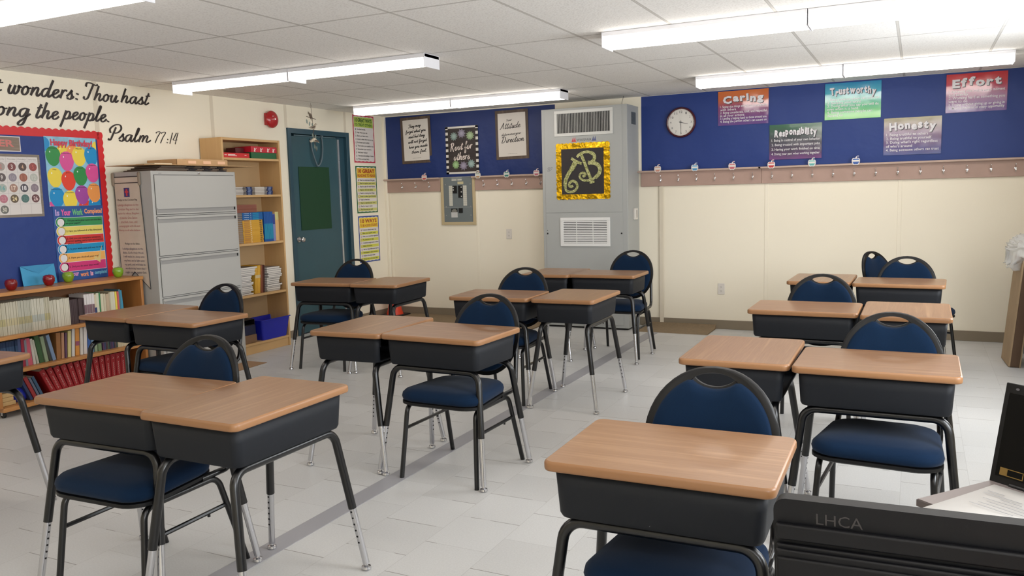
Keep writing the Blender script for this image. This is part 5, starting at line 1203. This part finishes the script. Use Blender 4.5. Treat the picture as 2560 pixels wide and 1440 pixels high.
def outlet(label, x, z):
    t = thing('wall_outlet', label, 'outlet', (x, 0, z)); w = mat('outlet_white', (220, 214, 206), .4)
    b = MB(); b.box(-.036, .036, -.006, -.0005, -.058, .058, w); b.build('cover_plate', t, bevel=.003)
    for s in (-1, 1):
        b = MB(); b.prism(rrect(.034, .03, .010, 4, 0, s*.02), -.008, -.006, w); b.build('socket_face', t)
        b = MB(); z0 = s*.02
        for x0 in (-.007, .006): b.rect(x0-.001, x0+.001, z0-.002, z0+.008, -.0084, M_DARK)
        b.disc(0, z0-.008, .0025, -.0084, M_DARK, 10); b.build('socket_slots', t, smooth=0)
outlet('white wall outlet below the coat rail between breaker panel and heating unit', 1.705, 1.004)
outlet('white wall outlet low on the wall below the clock', 4.168, .425)

# ------------------------------------------------------------------ wall-hung heating unit
def hvac():
    t = thing('heating_unit', 'tall blue-grey wall-hung heating and cooling unit with two grilles', 'heating unit', (0, 0, 0)); g = mat('unit_bluegrey', (168, 170, 168), .42, spec=.4); wg = mat('grille_white', (206, 206, 202), .4); dk = mat('grille_dark', (24, 24, 26), .6)
    x0, x1, y, h = 2.32, 3.285, -.39, 2.36
    b = MB(); b.box(x0, x1, y, -.0005, .02, h, g); b.build('body', t, bevel=.004)
    b = MB(); b.box(x0+.02, x1-.02, y+.02, -.0005, 0, .02, dk); b.build('base', t)
    b = MB(); b.box(x0+.035, x1-.055, y-.004, y-.0005, 1.255, h-.012, g); b.build('upper_panel', t, bevel=.0015)
    b = MB(); b.box(x0+.035, x1-.055, y-.004, y-.0005, .05, 1.251, g); b.build('lower_panel', t, bevel=.0015)
    for x, z in ((x0+.05, 1.03), (x1-.07, 1.03), (x0+.05, 1.065)): b = MB(); b.lathe([(.009 if z < 1.05 else .004, 0), (.007 if z < 1.05 else .003, .004)], (x, y-.004, z), dk, 12, Matrix.Rotation(PI/2, 4, 'X')); b.build('screw', t)
    # upper grille: vertical louvres
    gx0, gx1, gz0, gz1 = 2.475, 3.135, 2.065, 2.335
    b = MB(); yy = y-.005
    for a in ((gx0, gx1, gz1-.032, gz1), (gx0, gx1, gz0, gz0+.032), (gx0, gx0+.032, gz0+.032, gz1-.032), (gx1-.032, gx1, gz0+.032, gz1-.032)): b.box(a[0], a[1], yy-.008, yy, a[2], a[3], wg)
    gr = b.build('supply_grille', t, bevel=.002)
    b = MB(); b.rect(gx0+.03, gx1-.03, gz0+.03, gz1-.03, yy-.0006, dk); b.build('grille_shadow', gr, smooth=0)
    n = 34; bm = mat('louvre_grey', (150, 150, 146), .4)
    for k in range(n):
        x = gx0+.04+(gx1-gx0-.08)*k/(n-1); b = MB(); b.box(x-.0035, x+.0035, yy-.006, yy-.001, gz0+.032, gz1-.032, bm); b.build('louvre', gr)
    # lower grille: horizontal louvres
    gx0, gx1, gz0, gz1 = 2.525, 3.092, .892, 1.20
    b = MB()
    for a in ((gx0, gx1, gz1-.034, gz1), (gx0, gx1, gz0, gz0+.034), (gx0, gx0+.036, gz0+.034, gz1-.034), (gx1-.036, gx1, gz0+.034, gz1-.034)): b.box(a[0], a[1], yy-.01, yy, a[2], a[3], mat('grille_bright', (226, 226, 224), .4))
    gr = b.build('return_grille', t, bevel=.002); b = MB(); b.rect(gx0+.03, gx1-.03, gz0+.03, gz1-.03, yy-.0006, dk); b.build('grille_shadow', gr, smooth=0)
    n = 13
    for k in range(n):
        z = gz0+.043+(gz1-gz0-.086)*k/(n-1); b = MB(); b.box(gx0+.036, gx1-.036, yy-.008, yy-.001, z-.0062, z+.0062, MATS['grille_bright']); b.build('louvre', gr)
    for u in (.33, .66): b = MB(); x = gx0+(gx1-gx0)*u; b.box(x-.003, x+.003, yy-.0085, yy-.001, gz0+.034, gz1-.034, MATS['grille_bright']); b.build('grille_bar', gr)
    # brand plate
    b = MB(); ink = paper((66, 70, 76)); rd = paper((196, 64, 70)); bl = paper((70, 80, 130)); y2 = y-.0046
    text(b, 'WHISPAIR', 2.725, 2.895, 2.005, 2.033, y2, ink)
    for x, m in ((2.672, rd), (2.90, bl)):
        for d in (0, .022): b.flat([(x+d, 2.008), (x+d+.024, 2.008), (x+d+.02, 2.024), (x+d+.017, 2.055)], y2-.0002*(d > 0), m)
        b.rect(x-.002, x+.05, 2.003, 2.009, y2, m)
    b.build('lettering', t, smooth=0)
    # side grille and thermostat
    b = MB(); xs = x1+.0006; b.add([(xs, y0, z) for y0, z in ((-.25, 2.165), (-.10, 2.165), (-.10, 2.29), (-.25, 2.29))], [(0, 1, 2, 3)], dk)
    for k in range(10): z = 2.172+.0122*k; b.box(xs, xs+.002, -.25, -.10, z-.002, z+.002, mat('vent_bars', (104, 112, 120), .5))
    for k in range(9): q = -.243+.0168*k; b.box(xs, xs+.002, q-.002, q+.002, 2.165, 2.29, mat('vent_bars', (0, 0, 0)))
    b.build('side_vent', t, smooth=0)
    b = MB(); b.box(x1, x1+.026, -.215, -.125, 1.165, 1.285, mat('outlet_white', (0, 0, 0))); th = b.build('thermostat', t, bevel=.005)
    b = MB(); b.box(x1+.026, x1+.0268, -.178, -.158, 1.185, 1.265, mat('scale_grey', (120, 122, 120), .5)); b.build('thermostat_scale', th, smooth=0)
    b = MB(); pen = paper((110, 114, 118)); 
    for pts in ([(2.385, 1.70), (2.40, 1.745), (2.415, 1.71), (2.385, 1.735), (2.42, 1.74), (2.395, 1.70)], [(2.40, 1.70), (2.43, 1.72), (2.44, 1.745), (2.42, 1.735)]): ribbon(b, pts, .003, y-.0046, pen, pen=False, sm=3)
    b.build('pencil_doodle', t, smooth=0)
    b = MB(); b.tube(spline([(3.17, -.2, 2.36), (3.17, -.2, 2.40), (3.185, -.19, H-.001)], 4), .002, M_DARK, 6); b.build('cable', t)
hvac()
def initials():
    t = thing('initials_sign', 'black square sign with gold foil border and glitter letters T and B', 'sign', (2.793, -.3955, 1.692))
    foil = mat('gold_foil', (236, 190, 40), .26, 1, bump=(11, .9, .03)); b = MB(); w, h = .597/2, .585/2; pts = []; n = 13
    for s in range(4):
        for i in range(n*4):
            u = i/(n*4)*2-1; e = .008*abs(math.sin(PI*n*(u+1)/2)); pts.append([(u*w, -h-e), (w+e, u*h), (-u*w, h+e), (-w-e, -u*h)][s])
    b.prism(pts, -.004, 0, foil); b.build('foil_border', t, smooth=0)
    b = MB(); b.box(-.243, .236, -.0062, -.004, -.243, .238, mat('black_card', (44, 40, 42), .7)); b.build('card', t, smooth=0)
    m = bpy.data.materials.new('green_glitter'); m.use_nodes = True; nt = m.node_tree; p = nt.nodes['Principled BSDF']; tc = nt.nodes.new('ShaderNodeTexCoord'); v = nt.nodes.new('ShaderNodeTexVoronoi'); v.inputs['Scale'].default_value = 140; nt.links.new(tc.outputs['Object'], v.inputs['Vector'])
    sp = nt.nodes.new('ShaderNodeSeparateColor'); nt.links.new(v.outputs['Color'], sp.inputs[0]); nt.links.new(mixcol(nt, sp.outputs[0], rgb(96, 104, 36), rgb(206, 206, 150)), p.inputs['Base Color']); p.inputs['Roughness'].default_value = .35; p.inputs['Metallic'].default_value = .3
    def q(px, py): return ((px-388.5)/433*.593+.0, (675-py)/470*.585)
    def glit(name, strokes):
        b = MB()
        for i, (pts, wd) in enumerate(strokes): ribbon(b, [q(*p) for p in pts], wd, -.0095-.00025*i, m, .0033, pen=False, sm=6)
        o = b.build(name, t, smooth=0)
    glit('letter_t', [([(296, 564), (318, 580), (352, 600), (382, 612)], .028), ([(332, 592), (318, 622), (296, 660)], .052), ([(300, 652), (268, 700), (245, 752), (240, 800)], .04), ([(240, 796), (250, 836), (285, 850), (325, 836), (343, 804), (332, 770), (304, 757), (280, 772), (276, 796), (292, 806), (306, 796)], .027)])
    glit('letter_b', [([(344, 556), (362, 536), (400, 518), (440, 516), (470, 530)], .028), ([(455, 520), (482, 540), (488, 570), (470, 598), (438, 612)], .036), ([(378, 532), (400, 590), (428, 670), (455, 745), (468, 780)], .032), ([(434, 606), (478, 610), (514, 628), (532, 668), (520, 706), (492, 734)], .04), ([(500, 726), (460, 750), (412, 756), (376, 742), (364, 715), (380, 692), (404, 692), (412, 708), (398, 720), (388, 710)], .024), ([(446, 778), (486, 766)], .02)])
initials()

# ------------------------------------------------------------------ floor things along the back wall
def cone():
    t = thing('traffic_cone', 'orange traffic cone with a black base in the corner behind the desks', 'cone', (.19, -.20, 0)); o = mat('cone_orange', (222, 62, 30), .4)
    b = MB(); b.box(-.14, .14, -.14, .14, 0, .025, mat('cone_base', (26, 20, 18), .6)); b.build('base', t, bevel=.006)
    b = MB(); b.lathe([(.105, .025), (.102, .035), (.085, .09), (.03, .40), (.022, .42), (.012, .422)], (0, 0, 0), o, 28); b.build('cone', t, smooth=50)
cone()
def mat_on_floor(label, x0, x1, y0, y1, th=.012):
    m = mat('brown_mat', (126, 108, 84), .85, vary=(40, .1)); b = MB(); n = 24; vs = []; fs = []
    for i in range(n+1):
        x = x0+(x1-x0)*i/n; up = .004*math.sin(3*x)**2
        vs += [(x, y0, .0005), (x, y0+.03, th+up), (x, y1-.06, th+up*1.5), (x, y1, th+.035 if x1 > 3 else th), (x, y1, .0005)]
    for i in range(n):
        for k in range(4): o = 5*i+k; fs.append((o, o+5, o+6, o+1))
        fs.append((5*i+4, 5*i+9, 5*i+5, 5*i))
    fs += [(0, 1, 2, 3, 4), tuple(5*n+k for k in (4, 3, 2, 1, 0))]; tag(b.add(vs, fs, m).build('floor_mat', smooth=40), label, 'mat')
mat_on_floor('brown floor mat along the back wall under the breaker panel', .36, 2.27, -.72, -.014)
mat_on_floor('brown floor mat curling up at the wall right of the heating unit', 3.36, 4.12, -.42, -.022)

# ------------------------------------------------------------------ right edge: carton, plastic, black cabinet
tag(MB().box(6.84, 7.22, -1.5, -.5, 0, .86, mat('black_cabinet', (24, 24, 26), .5)).build('low_cabinet', bevel=.004), 'low black cabinet behind the leaning cardboard at the right wall', 'cabinet')
def carton():
    t = thing('folded_carton', 'flattened brown cardboard carton leaning by the right wall', 'cardboard', (6.665, -.97, .0)); t.rotation_euler = (0, math.radians(4.6), math.radians(3))
    a = mat('carton_tan', (158, 134, 104), .8, vary=(8, .06)); k = mat('carton_edge', (92, 70, 52), .8)
    b = MB(); b.box(.0, .012, -.19, .19, .006, .87, a); b.build('outer_panel', t, bevel=.001)
    b = MB(); b.box(.012, .075, -.188, .188, .006, .84, k); b.build('folded_layers', t, bevel=.002)
    b = MB(); b.box(.075, .085, -.19, .19, .006, .86, a); b.build('back_panel', t, bevel=.001)
carton()
def plastic():
    bm = bmesh.new(); bmesh.ops.create_icosphere(bm, subdivisions=5, radius=1); R = random.Random(3); ph = [(R.uniform(3, 13), R.uniform(3, 13), R.uniform(3, 13), R.uniform(0, 6)) for _ in range(9)]
    for v in bm.verts:
        c = v.co.copy(); d = sum(abs(math.sin(a*c.x+b*c.y+e*c.z+f)) for a, b, e, f in ph)/9-.6
        r = 1+.55*d; v.co = Vector((c.x*.15*r, c.y*.22*r, c.z*.115*r+.02*math.sin(4*c.y)-(.10 if c.z < 0 else 0)*abs(c.x)*r*.8))
    me = bpy.data.meshes.new('plastic_wrap'); bm.to_mesh(me); bm.free(); m = mat('clear_plastic', (232, 236, 240), .18, alpha=.36, spec=.9); me.materials.append(m); me.shade_smooth()
    o = bpy.data.objects.new('plastic_wrap', me); COL.objects.link(o); o.location = (6.80, -.98, .925); tag(o, 'crumpled clear plastic wrap draped over the cardboard carton', 'plastic wrap')
plastic()

# ------------------------------------------------------------------ teacher's desk with monitor and laptop
def teacher_desk():
    t = thing('teacher_desk', 'teacher desk carrying the black monitor and the open laptop', 'desk', (6.55, -7.25, 0)); w = wood('teacher_top', (150, 112, 78), (118, 84, 56), .4, 9, 1, False)
    b = MB(); b.box(-.5, .55, -.65, .66, .725, .755, w); b.build('desktop', t, bevel=.003)
    for x in (-.48, .50): b = MB(); b.box(x, x+.03, -.62, .62, .0, .725, mat('teacher_panel', (70, 60, 54), .5)); b.build('side_panel', t, bevel=.003)
    b = MB(); b.box(-.45, .50, .58, .60, .25, .725, mat('teacher_panel', (0, 0, 0))); b.build('modesty_panel', t, bevel=.002)
teacher_desk()
def monitor():
    t = thing('monitor', 'black monitor seen from behind in the near corner, scratched letters on its top', 'monitor', (6.09, -7.40, .755)); t.rotation_euler = (0, math.radians(-1.6), math.radians(-1)); m = mat('monitor_black', (8, 8, 11), .45, spec=.28, bump=(700, .15, .0005))
    x0, x1 = -.277, .30; b = MB()
    P = rrect(x1-x0, .235, .018, 5, (x0+x1)/2, .143); b.prism(P, -.0, .03, m); b.build('housing', t, bevel=.003)
    b = MB(); b.box(x0+.004, x1-.004, -.009, .0, .028, .192, m); b.box(x0+.004, x1-.004, -.016, -.009, .028, .186, m); b.box(x0+.004, x1-.004, -.012, .0, .199, .224, m); b.build('rear_cover', t, bevel=.004)
    b = MB(); b.box(x0+.006, x1-.006, -.022, -.014, .02, .176, m); b.build('rear_ridge', t, bevel=.004)
    b = MB(); b.box(-.02, .12, .03, .034, .05, .25, mat('screen_glass', (8, 8, 10), .1)); 
    b = MB(); b.box(x0+.012, x1-.012, .03, .032, .035, .252, mat('screen_glass', (8, 8, 10), .1)); b.build('screen', t)
    b = MB(); b.box(-.03, .07, -.004, .024, .008, .06, m); b.build('neck', t, bevel=.004)
    b = MB(); b.prism(rrect(.26, .17, .03), 0, .008, m); b.v = [(x, z, y) for x, y, z in b.v]; b.build('foot', t)
    b = MB(); text(b, 'LHCA', -.215, -.150, .226, .243, -.0006, mat('scratch', (44, 40, 38), .7)); b.build('scratched_letters', t, smooth=0)
monitor()
def laptop():
    t = thing('laptop', 'open laptop with a dark screen and grey deck at the right edge', 'laptop', (6.008, -6.662, .7555), math.radians(-39)); k = mat('laptop_black', (10, 10, 12), .4, spec=.3); d = mat('laptop_deck', (128, 118, 116), .4)
    W, D = .36, .25; b = MB(); b.box(0, W, 0, D, .002, .018, mat('laptop_side', (92, 84, 82), .4)); b.box(.002, W-.002, .002, D-.002, .018, .0195, d); b.build('base', t, bevel=.0015)
    b = MB(); b.box(.045, W-.03, .105, D-.028, .0195, .0205, k)
    for r in range(5):
        for c in range(14): b.box(.05+.0195*c, .066+.0195*c, .11+.021*r, .127+.021*r, .0205, .023, mat('key_black', (24, 22, 26), .5))
    b.build('keyboard', t, bevel=0)
    b = MB(); b.box(.12, .24, .015, .085, .0195, .0202, mat('laptop_pad', (110, 102, 100), .35)); b.build('touchpad', t)
    T = Matrix.Translation((0, D-.004, .018)) @ Matrix.Rotation(math.radians(-12), 4, 'X')
    b = MB(); b.box(.0, W, 0, .008, .0, .238, k, T); ld = b.build('lid', t, bevel=.002)
    b = MB(); b.box(.012, W-.012, -.0008, 0, .018, .215, mat('laptop_screen', (4, 4, 5), .2, spec=.12), T); b.build('screen', ld, smooth=0)
    b = MB(); wt = paper((92, 90, 94)); 
    for x, r in ((.03, .003), (.06, .005), (.084, .005), (.108, .005)):
        b.add([T @ Vector((x+r*1.5*math.cos(2*PI*j/10), -.0012, .226+r*math.sin(2*PI*j/10))) for j in range(10)], [tuple(range(10))], wt)
    b.build('bezel_icons', ld, smooth=0)
    yl = mat('sticker_yellow', (120, 92, 36), .5); b = MB(); b.box(.022, .040, -.0014, -.0008, .022, .040, yl, T); b.box(.040, .078, -.0012, -.0008, .022, .024, yl, T); b.box(.040, .078, -.0012, -.0008, .038, .040, yl, T); b.box(.076, .078, -.0012, -.0008, .022, .040, yl, T); b.build('sticker', ld, smooth=0)
    for x in (.05, .25): b = MB(); b.tube([(x, D-.002, .020), (x+.06, D-.002, .020)], .006, k, 10); b.build('hinge', t)
    R = Matrix.Rotation(math.radians(-39), 4, 'Z'); base = Matrix.Translation((6.008, -6.662, .7555)) @ R
    def sheet(label, u0, u1, v0, v1, z, a):
        s = thing('paper_sheet', label, 'paper', base @ Vector(((u0+u1)/2, (v0+v1)/2, z)), math.radians(-39+a)); w, h = (u1-u0)/2, (v1-v0)/2
        b = MB(); n = 8; vs = []
        for i in range(n+1):
            yy = -h+2*h*i/n
            for x in (-w, 0, w): vs.append((x, yy, .0006+.003*(i/n)**2+.001*(x > 0)))
        fs = [(3*i+c, 3*i+c+1, 3*i+c+4, 3*i+c+3) for i in range(n) for c in (0, 1)]; b.add(vs, fs, M_WHITE); o = b.build('sheet', s); sm = o.modifiers.new('solid', 'SOLIDIFY'); sm.thickness = .0006
        b = MB(); g = paper((150, 150, 156))
        for i, (a0, a1) in enumerate(((.1, .3), (.1, .55), (.35, .6), (.2, .75), (.3, .8), (.25, .8), (.2, .7))): yy = h-.055-.016*i; b.box(-w+2*w*a0, -w+2*w*a1, yy, yy+.002, .0055, .0058, g)
        b.build('print', s, smooth=0)
    sheet('white printed sheet lying on the laptop keyboard', .045, .235, -.05, .215, .0236, 3)
    p = thing('phone', 'black phone lying beside the paper on the laptop', 'phone', base @ Vector((.30, .12, .0236)), math.radians(-30)); b = MB(); b.prism(rrect(.075, .13, .012), 0, .012, k); b.v = [(x, z, .012-y) for x, y, z in b.v]; b.f = [f[::-1] for f in b.f]; b.build('body', p, bevel=.001)
laptop()
